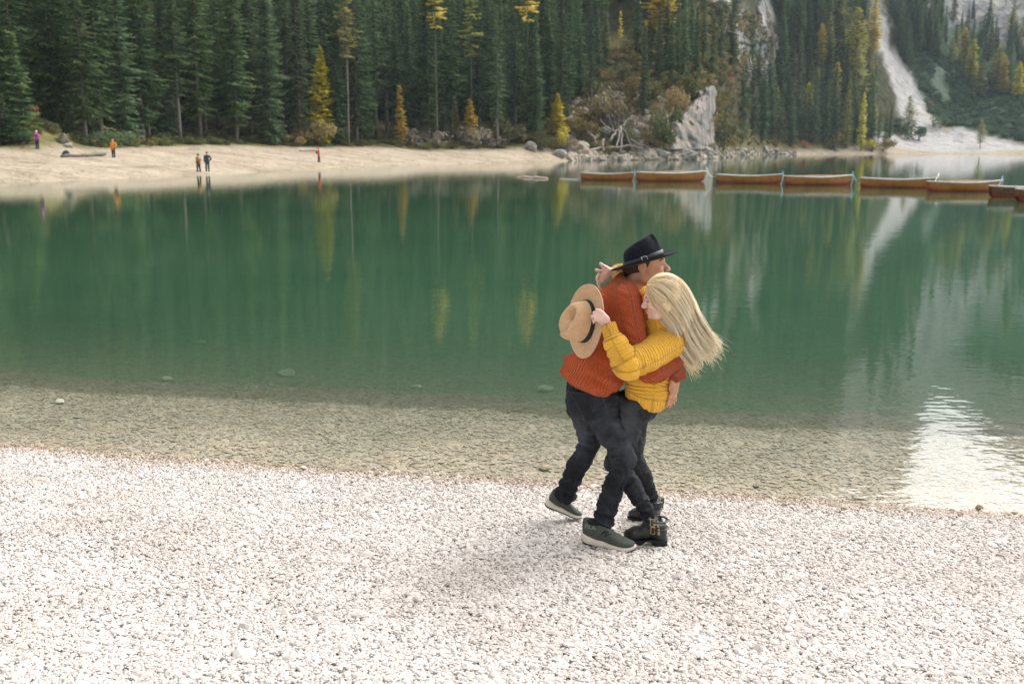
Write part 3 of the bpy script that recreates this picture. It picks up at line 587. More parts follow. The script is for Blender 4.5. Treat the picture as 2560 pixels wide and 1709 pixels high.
for px_, o_, top, kd, lab, w in [(275, 36, 318, SH_GRN, 'rounded dark green juniper bush behind the person in orange', 1.2), (232, 35, 330, SH_GRN, 'low green bush between the mound and the person in orange', 1.1), (60, 28, 335, SH_GRN, 'dark green bush behind the person in purple', 1.3),
        (92, 33, 262, SH_RED, 'rusty orange bush on top of the grassy mound', .6), (340, 38, 358, SH_OCH, 'clump of pale yellow grass like scrub beside the juniper bush', 1.0),
        (838, 50, 300, SH_OLV, 'rounded olive bush at the foot of the tall golden larch', 1.0), (785, 50, 308, SH_OCH, 'ochre bush left of the foot of the tall golden larch', 1.0), (912, 50, 308, SH_OLV, 'rounded green bush between the two golden larches', 1.1),
        (735, 49, 330, SH_OCH, 'low rust coloured shrub at the forest edge behind the person in red', 1.0), (1060, 32, 322, SH_BRN, 'pale brown leafless bush at the back of the beach', 1.2), (1095, 31, 345, SH_BRN, 'heap of grey brushwood left of the longer heap', 1.0),
        (1185, 28, 318, SH_BRN, 'long heap of grey brushwood at the back of the beach', 1.4), (1235, 25, 340, SH_BRN, 'low tail of grey brushwood near the pointed boulder', 1.2), (1255, 27, 300, SH_OLV, 'green bush between brushwood and dark spruces', 1.2),
        (1290, 25, 318, SH_GRN, 'dark green bush behind the pointed boulder', 1.2), (1350, 14, 330, SH_OLV, 'yellowish green bush above the flat boulder', 1.2), (1405, 10, 320, SH_YEL, 'yellow leaved shrub below the bushy young larch', .9),
        (1430, 6, 350, SH_BRN, 'grey bare shrub by the pale log at the waterline', 1.2), (1462, 12, 300, SH_OCH, 'ochre shrub left of the tangle of roots', 1.1), (1500, 18, 250, SH_OCH, 'ochre shrub on the steep bank above the roots', 1.1),
        (1540, 14, 232, SH_BRN, 'pale beige bush halfway up the steep bank', 1.1), (1590, 12, 290, SH_BRN, 'large pale beige bush hanging on the steep bank', 1.3), (1560, 8, 315, SH_OLV, 'olive bush beside the root arch', 1.0), (1632, 5, 322, SH_OCH, 'ochre bush at the left foot of the pale cliff', 1.2), (1655, 5, 275, SH_OLV, 'olive bush clinging left of the cliff waist', .8), (1672, 16, 232, SH_OCH, 'ochre bush on the shoulder left of the cliff head', .8), (1735, 10, 275, SH_GRN, 'dark green bush hanging in the middle of the cliff', .5), (1808, 4, 335, SH_OCH, 'yellowish bush at the right foot of the cliff', 1.1), (1712, 20, 190, SH_OLV, 'olive bush above the left edge of the cliff head', .8),
        (1480, 30, 205, SH_OLV, 'olive shrub under the spruce with a red neighbour', 1.1), (1497, 34, 172, SH_RED, 'red leaved shrub beside a spruce trunk on the slope', 1.0), (1600, 26, 205, SH_OCH, 'rusty shrub above the pale cliff top left', 1.1), (1560, 42, 175, SH_OLV, 'olive bush on the slope under the grassy clearing', 1.2),
        (1640, 22, 215, SH_OLV, 'green bush on the ledge left of the cliff top', 1.1), (1795, 6, 300, SH_OLV, 'green bush hanging beside the right edge of the pale cliff', 1.2), (1845, 8, 320, SH_OLV, 'dark olive bush at the water right of the pale cliff', 1.3), (1770, 10, 190, SH_RED, 'orange bush above the pale cliff', .8),
        (1868, 22, 215, SH_RED, 'red bush near the end of the pale rock path', 1.0), (2010, 8, 330, SH_RED, 'orange red shrub at the far shoreline', 1.3), (2085, 6, 335, SH_OCH, 'rusty shrub at the far shoreline', 1.3), (2180, 5, 345, SH_YEL, 'yellow ochre shrub at the far shoreline near the white fan', 1.5), (2205, 6, 350, SH_OCH, 'ochre shrub at the very end of the wooded shore', 1.4),
        (1815, 38, 108, SH_RED, 'orange bush among spruces on the rock face', .9), (2290, 40, 300, SH_PIN, 'dark green dwarf pine at the right border of the white scree', 1.3), (2345, 60, 290, SH_PIN, 'round dwarf pine above the right part of the white scree fan', 1.3), (2316, 90, 148, SH_RED, 'small red bush in the green scrub of the mountainside', 1.2), (2395, 80, 195, SH_RED, 'tiny orange bush in the green scrub of the mountainside', 1.0)]:
    h = min(max(1.2, top_h(px_, o_, top)), 3.2 if kd is SH_RED else 9); plant(kd, px_, o_, h, lab, 'bush', wide=w * min(2.0, max(.7, (3.0 / h) ** .5)))
# ---- the spruces one can tell apart: forest wall behind the beach, then the rocky slope, then the far slope
NEAR_MARK = [(86, 'the person in purple'), (180, 'the grassy mound'), (283, 'the person in orange'), (400, 'the sand beside the walkers'), (505, 'the two walkers'), (640, 'the empty sand'), (735, 'the rust shrub'),
    (808, 'the tall golden larch'), (905, 'the round bush'), (1003, 'the slender larch'), (1110, 'the pale green pine'), (1185, 'the brushwood heap'), (1290, 'the pointed boulder'), (1392, 'the bushy larch'), (1480, 'the root tangle'),
    (1560, 'the grassy clearing'), (1640, 'the orange larch'), (1725, 'the pale cliff'), (1800, 'the rock path'), (1898, 'the green larch'), (1990, 'the red shrub'), (2060, 'the yellow larch'), (2140, 'the golden spire'), (2205, 'the white scree fan'), (2300, 'the scree gully'),
    (2390, 'the golden pair'), (2480, 'the large yellow larch'), (2540, 'the right picture edge')]
def mark(px):
    m = min(NEAR_MARK, key=lambda q: abs(q[0] - px)); return ('behind ' if abs(m[0] - px) < 16 else ('left of ' if px < m[0] else 'right of ')) + m[1]
LOOK = {}
def spruce_label(i, px, row):
    look = ['dark low branched spruce', 'tall grey trunked spruce', 'thin bare stemmed spruce', 'wide bushy spruce', 'sparse tall spruce', 'dense dark spruce'][i % 6]
    return look + ' ' + row + ' ' + mark(px)
def band_row(px): return float(np.interp(px, [2230, 2560, 3000], [140, 262, 420]))     # lower edge of the trees on the mountainside, as a row
def in_gully(px, y, z, h):                # would this tree stand in front of the white scree gully?
    if px > 2262 and h > 6 and HORIZON - (z - CAM_H) / y * F_PX > band_row(px): return True
    for k in range(9):
        row = HORIZON - (z + h * k / 8 - CAM_H) / y * F_PX
        if row < 345 and abs(px - np.interp(row, [90, 130, 170, 215, 275, 330], [2176, 2192, 2212, 2236, 2264, 2296])) < 32: return True
    return False
placed = []
def ok(p, dmin):
    for q in placed:
        if (q[0] - p[0]) ** 2 + (q[1] - p[1]) ** 2 < dmin * dmin: return False
    placed.append((p[0], p[1])); return True
count = 0
rows = [(2.5, 'front row'), (9, 'second row'), (17, 'third row'), (27, 'deep in forest')]
for ri, (ro, rn) in enumerate(rows):
    px = -60 + ri * 14
    while px < 1440:
        o = tlo(px) + ro + random.uniform(-1.5, 3.5); p = at_px(px, o)
        skip = (ri == 0 and any(abs(px - c) < w for c, w in [(40, 70), (808, 34), (1003, 22), (1177, 40), (1138, 20), (1392, 45), (1112, 22), (170, 45), (868, 18)])) or (1250 < px < 1440 and ri == 0 and random.random() < .6)
        if not skip and ok(p, 3.2):
            i = random.randrange(6); plant(SPRUCE, px, o, SPRUCE.meshes[i][2] * random.uniform(.8, 1.12), spruce_label(i, px, rn), 'tree', 'spruces of the forest wall behind the beach', v=i); count += 1
        px += random.uniform(34, 62) * (100 / p[1]) ** .35 * (1 + .1 * ri)
for ri, (ro, rn) in enumerate([(16, 'low on the rocky slope'), (28, 'mid rocky slope'), (42, 'high on the rocky slope'), (60, 'top of the rocky slope')]):
    px = 1440 + 9 * ri
    while px < 1860:
        o = tlo(px) + ro + random.uniform(-4, 4); p = at_px(px, o)
        hide = (px > 1775 and ro < 34) or (abs(px - 1545) < 32 and ro > 25) or (ri == 0 and px < 1600) or (1650 < px < 1790 and ri == 0) or (ri == 1 and 1500 < px < 1640 and random.random() < .5)
        if not hide and ok(p, 3.0):
            i = random.randrange(6); plant(SPRUCE, px, o, random.uniform(15, 23), spruce_label(i, px, rn), 'tree', 'spruces on the rocky slope', v=i, wide=.85); count += 1
        px += random.uniform(26, 46)
for ri, (ro, rn) in enumerate([(3, 'at the far shoreline'), (14, 'second row of the far slope'), (30, 'low on the far slope'), (48, 'mid far slope'), (70, 'high on the far slope')]):
    px = 1850 + 7 * ri
    while px < (2235 if ri < 2 else 2200):
        o = (min(tlo(px), 12) + ro) + random.uniform(-2, 4); p = at_px(px, o)
        if (1875 < px < 1925 and ri > 2) or (px > 2190 and ri < 1): px += 22; continue
        hh = random.uniform(19, 27) * (.8 if px > 2180 else 1)
        if in_gully(px, p[1], p[2], hh): px += 15; continue
        if ok(p, 3.5):
            i = random.randrange(3); plant(SLIM, px, o, hh, ['narrow dark spruce', 'slim tall spruce', 'short pointed spruce'][i] + ' ' + rn + ' ' + mark(px), 'tree', 'spruces on the far wooded slope', v=i); count += 1
        px += random.uniform(17, 30)
for k in range(40):                     # autumn larches mixed into the far slope and the mountainside
    far = k < 24; px = random.uniform(1930, 2180) if far else random.uniform(2280, 2570); o = random.uniform(10, 95) if far else random.uniform(110, 230); p = at_px(px, o); kd = random.choice([YGREEN, YGREEN, LARCH, GREEN]); hh = random.uniform(14, 22)
    if not in_gully(px, p[1], p[2], hh) and ok(p, 4):
        plant(kd, px, o, hh, {YGREEN: 'yellow green larch', LARCH: 'golden larch', GREEN: 'light green larch'}[kd] + (' among spruces ' if far else ' on the mountainside ') + mark(px), 'tree', v=random.choice([0, 1]) if kd is not LARCH else 2, wide=1.45)
for k in range(34):
    px = random.uniform(2240, 2590); o = random.uniform(75, 190) if px < 2480 else random.uniform(60, 170); p = at_px(px, o)
    hh = random.uniform(13, 21); o += 40
    p = at_px(px, o)
    if not in_gully(px, p[1], p[2], hh) and ok(p, 9): i = random.randrange(3); plant(SLIM, px, o, hh, ['narrow dark spruce', 'slim tall spruce', 'short pointed spruce'][i] + ' on the mountainside ' + mark(px), 'tree', 'spruces scattered over the right mountainside', v=i); count += 1
print('spruces', count, 'plants', len(PLANTS))

# ---- the rest of the forest, uncountable: one object, instances of the trees above
def forest(name, kind, pts, sc, label, wide=1.0):
    Hk = kind.meshes[0][2]; kp = [i for i, q in enumerate(pts) if not in_gully(q[0] / q[1] * 1.0187 * F_PX + 1280, q[1], q[2], Hk * sc[i])]; pts = pts[kp]; sc = sc[kp]
    n = len(pts); me = bpy.data.meshes.new(name); me.vertices.add(n); me.vertices.foreach_set('co', np.asarray(pts, np.float32).ravel())
    r = np.random.default_rng(n); attr(me, 'sc', np.stack([sc * wide, sc * wide, sc], 1), 'FLOAT_VECTOR'); attr(me, 'rt', np.stack([0 * sc, 0 * sc, r.uniform(0, 6.28, n)], 1), 'FLOAT_VECTOR')
    attr(me, 'ix', r.integers(0, len(kind.meshes), n), 'INT'); o = link(name, me)
    ng = bpy.data.node_groups.new(name, 'GeometryNodeTree'); L = ng.links.new
    ng.interface.new_socket('Geometry', in_out='INPUT', socket_type='NodeSocketGeometry'); ng.interface.new_socket('Geometry', in_out='OUTPUT', socket_type='NodeSocketGeometry')
    gi = ng.nodes.new('NodeGroupInput'); go = ng.nodes.new('NodeGroupOutput'); jn = ng.nodes.new('GeometryNodeJoinGeometry')
    for (c, t, H) in kind.meshes:
        oc = next((ch for e, *_ in PLANTS for ch in e.children if ch.data is c), None)
        if oc is None: continue
        oi = ng.nodes.new('GeometryNodeObjectInfo'); oi.transform_space = 'ORIGINAL'; oi.inputs['Object'].default_value = oc; oi.inputs['As Instance'].default_value = True
        L(oi.outputs['Geometry'], jn.inputs[0])
    def na(nm, t):
        a = ng.nodes.new('GeometryNodeInputNamedAttribute'); a.data_type = t; a.inputs['Name'].default_value = nm; return a.outputs[0]
    ip = ng.nodes.new('GeometryNodeInstanceOnPoints'); L(gi.outputs[0], ip.inputs['Points']); L(jn.outputs[0], ip.inputs['Instance']); ip.inputs['Pick Instance'].default_value = True
    L(na('ix', 'INT'), ip.inputs['Instance Index']); L(na('sc', 'FLOAT_VECTOR'), ip.inputs['Scale']); er = ng.nodes.new('FunctionNodeEulerToRotation'); L(na('rt', 'FLOAT_VECTOR'), er.inputs[0]); L(er.outputs[0], ip.inputs['Rotation'])
    L(ip.outputs[0], go.inputs[0]); md = o.modifiers.new('forest', 'NODES'); md.node_group = ng
    return tag(o, label, 'forest', kind='stuff')
def strew(n, px0, px1, o0, o1, keep):
    px = rng.uniform(px0, px1, n); o = o0 + (o1 - o0) * rng.random(n) ** .8; u = (px - 1280) / F_PX / 1.0187; y = np.interp(u, U, DS) + o; x = u * y
    k = keep(px, o, x, y); x, y = x[k], y[k]; return np.stack([x, y, far_z(x, y) - .3], 1)
p1 = strew(6400, -1500, 1850, 24, 420, lambda px, o, x, y: (o > np.interp(px, tl_px, tl_o) + 30) & ~((np.abs(px - 1545) < 38) & (o < 110)) & ((px < 1440) | (o > 78)))
forest('forest', SPRUCE, p1, rng.uniform(.75, 1.1, len(p1)), 'dense dark spruce forest rising up the mountainside behind the beach')
p2 = strew(4200, 1840, 2330, 20, 420, lambda px, o, x, y: (o > 82) | (px > 2700))
def cov(pts, k):
    fu, fo = far_idx(pts[:, 0], pts[:, 1]); return bil(colr[:, k].reshape(n_, m_), fu, fo)
p2 = p2[(cov(p2, 2) < .4) | (rng.random(len(p2)) < .08)]
forest('forest', SLIM, p2, rng.uniform(.75, 1.15, len(p2)), 'spruce forest climbing the far slope beyond the rocky headland')
p3 = strew(2600, 2250, 3000, 60, 620, lambda px, o, x, y: o > 0)
p3 = p3[(cov(p3, 2) < .35) & (cov(p3, 3) < .15) & (fbm(p3[:, 0], p3[:, 1], 51, 3, .03) > -.05 - (p3[:, 2] > 60) * .3)]
forest('forest', SLIM, p3, rng.uniform(.45, .85, len(p3)), 'thin forest of small spruces dotting the right mountainside')
p4 = strew(9000, 2235, 2800, 24, 330, lambda px, o, x, y: o > 0)
p4 = p4[(HORIZON - (p4[:, 2] - CAM_H) / p4[:, 1] * F_PX > np.array([band_row(q) - 25 for q in p4[:, 0] / p4[:, 1] * 1.0187 * F_PX + 1280])) & (cov(p4, 2) < .4) & (cov(p4, 3) < .12) & (cov(p4, 0) < .4)]
forest('scrub', SH_PIN, p4, rng.uniform(.55, 1.15, len(p4)), 'dark green dwarf pine scrub carpeting the lower right mountainside')
p5 = strew(1500, -100, 1440, 20, 70, lambda px, o, x, y: (o > np.interp(px, tl_px, tl_o) - .5) & (o < np.interp(px, tl_px, tl_o) + 14))
forest('undergrowth', SH_OLV, p5, rng.uniform(.14, .42, len(p5)) + .0, 'low olive undergrowth along the edge of the forest', 1.5)
p6 = strew(4200, 1300, 1990, 3, 75, lambda px, o, x, y: (o > np.interp(px, tl_px, tl_o) + 1))
p6 = p6[~((p6[:, 2] < 14) & (np.abs((p6[:, 0] / p6[:, 1] * 1.0187 * F_PX + 1280) - 1705) < 45))]
pq = p6[:, 0] / p6[:, 1] * 1.0187 * F_PX + 1280; p6 = p6[(pq < 1470) | (pq > 1690) | (rng.random(len(p6)) < .5)]; h = rng.random(len(p6)); forest('scrub', SH_OCH, p6[h < .35], rng.uniform(.35, .8, (h < .35).sum()), 'ochre autumn scrub on the rocky headland')
forest('scrub', SH_OLV, p6[h >= .35], rng.uniform(.25, .6, (h >= .35).sum()), 'olive green scrub on the rocky headland')
# ================================================================ rocks, logs and roots on the far shore
M_ROCK = mat('grey_boulder', (.20, .19, .175), (.46, .43, .39), 1.6, .9, bump=.6, bscale=5)
M_ROCKB = mat('brown_wet_rock', (.07, .06, .045), (.22, .19, .14), 9, .7, bump=.5, bscale=30)
M_LOG = mat('bleached_log', (.34, .31, .28), (.62, .57, .53), 2.2, .85, bump=.3)
M_ROOT = mat('weathered_roots', (.17, .14, .12), (.38, .33, .29), 3, .9)
def rock_mesh(name, seed, size, sub=4, chip=.28):
    import bmesh
    bm = bmesh.new(); bmesh.ops.create_icosphere(bm, subdivisions=sub, radius=1); r = np.random.default_rng(seed)
    pl = [(lambda v: v / np.linalg.norm(v))(r.normal(0, 1, 3)) for _ in range(13)]; off = r.uniform(.55, .95, 13)
    for v in bm.verts:
        p = np.array(v.co)
        for n_, d in zip(pl, off):
            k = p @ n_ - d
            if k > 0: p = p - n_ * k * .92
        p = p * (1 + .05 * math.sin(p[0] * 9 + seed) * math.sin(p[1] * 8) + chip * .12 * math.sin(p[2] * 13 + p[0] * 7)); v.co = Vector(p * np.array(size))
    me = bpy.data.meshes.new(name); bm.to_mesh(me); bm.free(); return me
def rock(name, px, o, seed, size, label, m=None, dz=.35, rz=None, group=None):
    p = at_px(px, o); o_ = link(name, rock_mesh(name, seed, size), m or M_ROCK); o_.location = (p[0], p[1], p[2] + size[2] * dz); o_.rotation_euler = (0, 0, rz if rz is not None else seed * 1.7)
    return tag(o_, label, 'boulder', group)
def o_for(px, py):                      # offset behind the waterline at which the ground is seen at a given row
    best = min(np.arange(-2, 70, .25), key=lambda o: abs(HORIZON - (at_px(px, o)[2] - CAM_H) / at_px(px, o)[1] * F_PX - py)); return float(best)
rock('boulder', 1328, o_for(1328, 376), 3, (1.25, 1.0, 1.5), 'pointed grey boulder at the right end of the far beach', rz=.3)
rock('boulder', 1400, o_for(1400, 392), 5, (1.5, 1.1, 1.1), 'flat topped boulder with dark front right of the pointed one', rz=.1)
rock('boulder', 1358, o_for(1358, 377), 7, (.5, .45, .4), 'small pale stone between the two large boulders', rz=.1)
rock('boulder', 1605, 2.2, 9, (1.6, 1.2, 1.2), 'pale rounded boulder at the waterline right of the roots')
rock('boulder', 1648, 2.0, 11, (2.6, 1.5, 1.5), 'dark flat boulder under the left foot of the pale cliff')
rock('boulder', 1712, 1.2, 13, (3.0, 1.4, 1.6), 'pale slanted boulder at the foot of the cliff')
rock('boulder', 1765, 1.2, 15, (2.8, 1.4, 1.7), 'grey block at the right foot of the cliff')
rock('boulder', 1560, 1.6, 17, (2.0, 1.2, .7), 'low beige rock lying in front of the roots')
rock('boulder', 1850, 1.6, 19, (2.6, 1.3, 1.0), 'low pale rock at the waterline below the fresh green larch')
rock('boulder', 1915, 2.0, 21, (3.0, 1.5, 1.9), 'dark rock at the waterline left of the far forest')
rock('boulder', 160, 29.5, 23, (.62, .45, .72), 'dark upright boulder on the grassy mound', M_ROCKB, dz=.5)
rock('boulder', 172, 28.5, 25, (.75, .5, .38), 'pale boulder lying at the foot of the grassy mound', dz=.4)
rock('boulder', 2, 31, 27, (.8, .6, 2.0), 'tall grey rock at the left edge of the picture', dz=1.2)
rock('boulder', 1510, 14, 29, (2.2, 1.6, 1.5), 'grey rock half buried in the steep bank left of the roots')
rock('boulder', 1575, 9, 31, (2.6, 1.6, 2.2), 'beige rock outcrop on the steep bank above the roots')
rock('boulder', 1630, 7, 33, (1.1, .9, 1.5), 'white stone shining on the bank left of the cliff')

# the pale streaked cliff: a leaning face of broken slabs, built of buttresses that share one rock mass
def cliff():
    r = np.random.default_rng(77); nu, nv = 64, 64; V = []; 
    for i in range(nu):
        for j in range(nv):
            u = i / (nu - 1); t = j / (nv - 1)
            # outline in the photograph: foot 1655-1800 at row 372, waist, head 1740-1790 at row 200
            l = np.interp(t, [0, .3, .5, .62, .74, .9, 1], [1646, 1664, 1690, 1708, 1732, 1746, 1752]) + 3 * math.sin(t * 23) + 2 * math.sin(t * 51); rr = np.interp(t, [0, .3, .6, .8, .93, 1], [1796, 1788, 1784, 1790, 1792, 1790]) + 3 * math.sin(t * 19 + 1)
            px = l + (rr - l) * u; py = np.interp(t, [0, 1], [374, 216 + 10 * (1 - u) + 4 * math.sin(u * 14) + 9 * max(0, u - .8) / .2])
            prof = math.sin(math.pi * u) ** .55
            d = float(np.interp(UX(px), U, DS)) + 1.0 + 7.5 * t + 4.5 * (1 - prof)
            but = 1.5 * math.sin(u * 9 + 3 * t) + 1.0 * abs(math.sin(u * 15 + 5 * t + 1)) + .5 * math.sin(t * 17 + u * 6) + .3 * math.sin(t * 41 + u * 30)
            p = P(px, py, d - but * .75 * (.3 + .7 * prof)); V.append(p)
    Fc = [(i * nv + j, (i + 1) * nv + j, (i + 1) * nv + j + 1, i * nv + j + 1) for i in range(nu - 1) for j in range(nv - 1)]
    n0 = len(V); V += [p + np.array([0, 9.0, 0]) for p in V]                        # thickness: the mass behind the face
    Fc += [tuple(k + n0 for k in reversed(q)) for q in Fc]
    ring = [i * nv for i in range(nu)] + [(nu - 1) * nv + j for j in range(1, nv)] + [i * nv + nv - 1 for i in range(nu - 2, -1, -1)] + [j for j in range(nv - 2, 0, -1)]
    Fc += [(ring[k], ring[k] + n0, ring[(k + 1) % len(ring)] + n0, ring[(k + 1) % len(ring)]) for k in range(len(ring))]
    m, nt, b, o = new_mat('streaked_cliff'); ge = nd(nt, 'ShaderNodeNewGeometry'); mp = nd(nt, 'ShaderNodeMapping'); mp.inputs['Scale'].default_value = (.75, .75, .10); mp.inputs['Rotation'].default_value = (0, R(-14), 0)
    nt.links.new(ge.outputs['Position'], mp.inputs[0]); z = nd(nt, 'ShaderNodeTexNoise', Scale=.7, Detail=7, Roughness=.65); nt.links.new(mp.outputs[0], z.inputs['Vector'])
    rp = ramp(nt, [(.30, (.07, .075, .08)), (.43, (.15, .155, .16)), (.52, (.29, .25, .215)), (.62, (.37, .305, .255)), (.76, (.20, .145, .095))]); nt.links.new(z.outputs['Fac'], rp.inputs[0])
    nt.links.new(rp.outputs[0], b.inputs['Base Color']); b.inputs['Roughness'].default_value = .9
    n2 = nd(nt, 'ShaderNodeTexNoise', Scale=1.4, Detail=6); nt.links.new(ge.outputs['Position'], n2.inputs['Vector']); bp = nd(nt, 'ShaderNodeBump', Strength=.8, Distance=.6); nt.links.new(n2.outputs['Fac'], bp.inputs['Height']); nt.links.new(bp.outputs[0], b.inputs['Normal'])
    return tag(link('cliff', mesh('cliff', V, Fc, True), m), 'pale grey and pink streaked cliff rising straight from the lake', 'cliff'), m
_, M_CLIFF = cliff()
# broken rock ribs on the face above, seen between the spruces
def rib(pts, w, label, seed, m=None):
    r = np.random.default_rng(seed); b = MB(); q = []
    for (px, py, d) in pts: q.append(P(px, py, d))
    q = np.array(q); n = 26; t = np.linspace(0, len(q) - 1, n); c = np.stack([np.interp(t, np.arange(len(q)), q[:, k]) for k in range(3)], 1)
    V = []; k_ = 14
    for i in range(n):
        s = w * (.55 + .6 * math.sin(math.pi * i / (n - 1)) ** .6)
        for k in range(k_):
            a = 6.283 * k / k_; V.append(c[i] + np.array([math.cos(a) * s * r.uniform(.6, 1.25), math.sin(a) * s * .8 * r.uniform(.7, 1.2) + 1.0, r.normal(0, .35 * w)]))
    F_ = [(i * k_ + k, i * k_ + (k + 1) % k_, (i + 1) * k_ + (k + 1) % k_, (i + 1) * k_ + k) for i in range(n - 1) for k in range(k_)]
    return tag(link('rock_rib', mesh('rock_rib', V, F_), m or M_CLIFF), label, 'rock')
def dd(px, py, lo=0, hi=330):            # depth at which the terrain is seen at a pixel
    u = UX(px); d0 = float(np.interp(u, U, DS)); o = np.arange(lo, hi, 1.0); z = far_z(u * (d0 + o), d0 + o); row = HORIZON - (z - CAM_H) / (d0 + o) * F_PX
    k = np.nonzero(row <= py)[0]; return d0 + (o[k[0]] if len(k) else hi)
def onslope(L, out=1.5): return [(px, py, dd(px, py) - out) for px, py in L]
rib(onslope([(1895, 10), (1902, 70), (1912, 130), (1900, 175), (1890, 205)]), 5.0, 'tall pale rock rib left of the far forest, reaching the top edge', 81)
rib(onslope([(1868, -20), (1872, 20), (1880, 60), (1888, 100)]), 4.5, 'white rock rib at the top edge right of the great orange larch', 82)
rib(onslope([(1795, -15), (1800, 30), (1812, 70), (1830, 110)]), 3.2, 'grey rock rib between spruces above the pale cliff', 83)
rib(onslope([(1858, 110), (1862, 150), (1872, 190), (1850, 215)]), 2.4, 'thin grey rock rib above the end of the pale rock path', 84)
# the pale path cut into the rock right of the cliff
def path():
    L = [(1792, 288), (1815, 283), (1845, 268), (1872, 250), (1890, 238)]; V = []; n = 24
    for i in range(n):
        t = i / (n - 1) * (len(L) - 1); px = np.interp(t, range(len(L)), [a for a, _ in L]); py = np.interp(t, range(len(L)), [b for _, b in L])
        h = (7 + 5 * math.sin(i * .9) ** 2); d = dd(px, py + 6, 0) - 1.2
        for k in range(5): V.append(P(px, py + h * (k - 2) / 2, d + (2 - abs(k - 2)) * -.35 + .8 * (k == 4) * -1 + .3 * math.sin(i * 2.1 + k)))
    F_ = [(i * 5 + k, (i + 1) * 5 + k, (i + 1) * 5 + k + 1, i * 5 + k + 1) for i in range(n - 1) for k in range(4)]
    n0 = len(V); V += [p + np.array([0, 3.5, -.5]) for p in V]; F_ += [tuple(a + n0 for a in reversed(q)) for q in list(F_)]
    F_ += [(i * 5, i * 5 + n0, (i + 1) * 5 + n0, (i + 1) * 5) for i in range(n - 1)] + [(i * 5 + 4, (i + 1) * 5 + 4, (i + 1) * 5 + 4 + n0, i * 5 + 4 + n0) for i in range(n - 1)]
    tag(link('rock_path', mesh('rock_path', V, F_, True), mat('pale_path', (.42, .36, .31), (.60, .54, .49), .8, .9, bump=.5, bscale=3)), kind='structure')
path()
# driftwood, roots
def log(name, a, b, r0, r1, label, m, seed=0, cat='log'):
    r = np.random.default_rng(seed); q = MB(); a = np.array(a); b = np.array(b); n = 9
    q.tube([a + (b - a) * i / (n - 1) + r.normal(0, .04, 3) for i in range(n)], list(np.linspace(r0, r1, n)), 8); 
    return tag(q.build(name, m, None, True), label, cat)
def sh(px, py, lift=.15):
    o = o_for(px, py); p = at_px(px, o); return np.array([p[0], p[1], p[2] + lift])
log('driftwood_log', sh(1437, 388), sh(1508, 378, .9), .42, .20, 'pale bleached log lying at the right end of the far beach', M_LOG, 1)
log('driftwood_log', sh(152, 393), sh(262, 390), .13, .17, 'long dark driftwood log on the sand left of the person in orange', M_ROCKB, 2)
log('driftwood_log', sh(748, 379), sh(790, 377), .10, .14, 'small dark log lying on the sand left of the person in red', M_ROOT, 3)
b = MB(); r = np.random.default_rng(5)
roots = [[(1525, 352), (1538, 330), (1552, 318)], [(1552, 318), (1566, 330), (1572, 352), (1590, 380)], [(1552, 318), (1546, 345), (1540, 372)], [(1552, 320), (1556, 350), (1552, 380)], [(1540, 330), (1515, 318), (1500, 300)],
         [(1506, 350), (1507, 380)], [(1575, 352), (1600, 362), (1625, 368)], [(1520, 372), (1560, 366), (1610, 372)], [(1552, 318), (1570, 300), (1590, 296)], [(1470, 330), (1485, 345), (1492, 362)]]
for L in roots:
    q = []
    for (px, py) in L: d = float(np.interp(UX(px), U, DS)) + np.interp(py, [300, 380], [11, 2.2]) - 1.2; q.append(P(px, py, d))
    q = np.array(q); t = np.linspace(0, len(q) - 1, 8); c = [np.array([np.interp(s, range(len(q)), q[:, k]) for k in range(3)]) + r.normal(0, .12, 3) for s in t]
    b.tube(c, list(np.linspace(.28, .12, 8)), 6)
tag(b.build('root_tangle', M_ROOT, None, True), 'tangle of bare weathered tree roots arching over a dark hollow in the bank', 'roots')
nr = 900; px = rng.uniform(1425, 1990, nr); o = rng.uniform(-.5, 5, nr) ; u = (px - 1280) / F_PX / 1.0187; y = np.interp(u, U, DS) + o; x = u * y
rad = np.exp(rng.normal(math.log(.42), .45, nr))
rub = stones_gn('shore_rubble', np.stack([x, y, far_z(x, y) + rad * .1], 1), rad, (.5, .9), mat('rubble_stone', (.26, .22, .175), (.50, .44, .37), .4, .9, obj_rand=.35), 5, chip=.34)
tag(rub, 'broken beige and grey rubble lining the rocky shore under the cliff', 'rubble', kind='stuff')
nr = 1300; px = rng.uniform(1420, 1700, nr); o = 3 + 34 * rng.random(nr) ** 1.3; u = (px - 1280) / F_PX / 1.0187; y = np.interp(u, U, DS) + o; x = u * y
k = (fbm(x, y, 91, 3, .12) > -.1); x, y = x[k], y[k]; rad = np.exp(rng.normal(math.log(.65), .45, len(x)))
rub = stones_gn('bank_rocks', np.stack([x, y, far_z(x, y) + rad * .2], 1), rad, (.6, 1.1), mat('bank_stone', (.33, .27, .21), (.60, .52, .43), .4, .9, obj_rand=.35), 5, chip=.34)
tag(rub, 'pinkish beige broken rock sticking out of the steep scrubby bank', 'rubble', kind='stuff')
# a wooden bench-like rail at the grassy clearing
p = P(1540, 108, dd(1540, 112) - .6); q = P(1585, 112, dd(1580, 112) - .6); b = MB(); b.tube([p, q], .22, 6)
e = empty('rail_fence', tuple(p)); tag(e, 'short grey wooden rail at the top of the grassy clearing', 'fence')
b = MB(); b.tube([(0, 0, .9), tuple(q - p + np.array([0, 0, .9]))], .16, 6); b.build('rail', M_LOG, e)
for k in (0.0, .5, 1.0):
    b = MB(); c = (q - p) * k; b.tube([tuple(c + np.array([0, 0, -.5])), tuple(c + np.array([0, 0, 1.0]))], .14, 6); b.build('post', M_LOG, e)
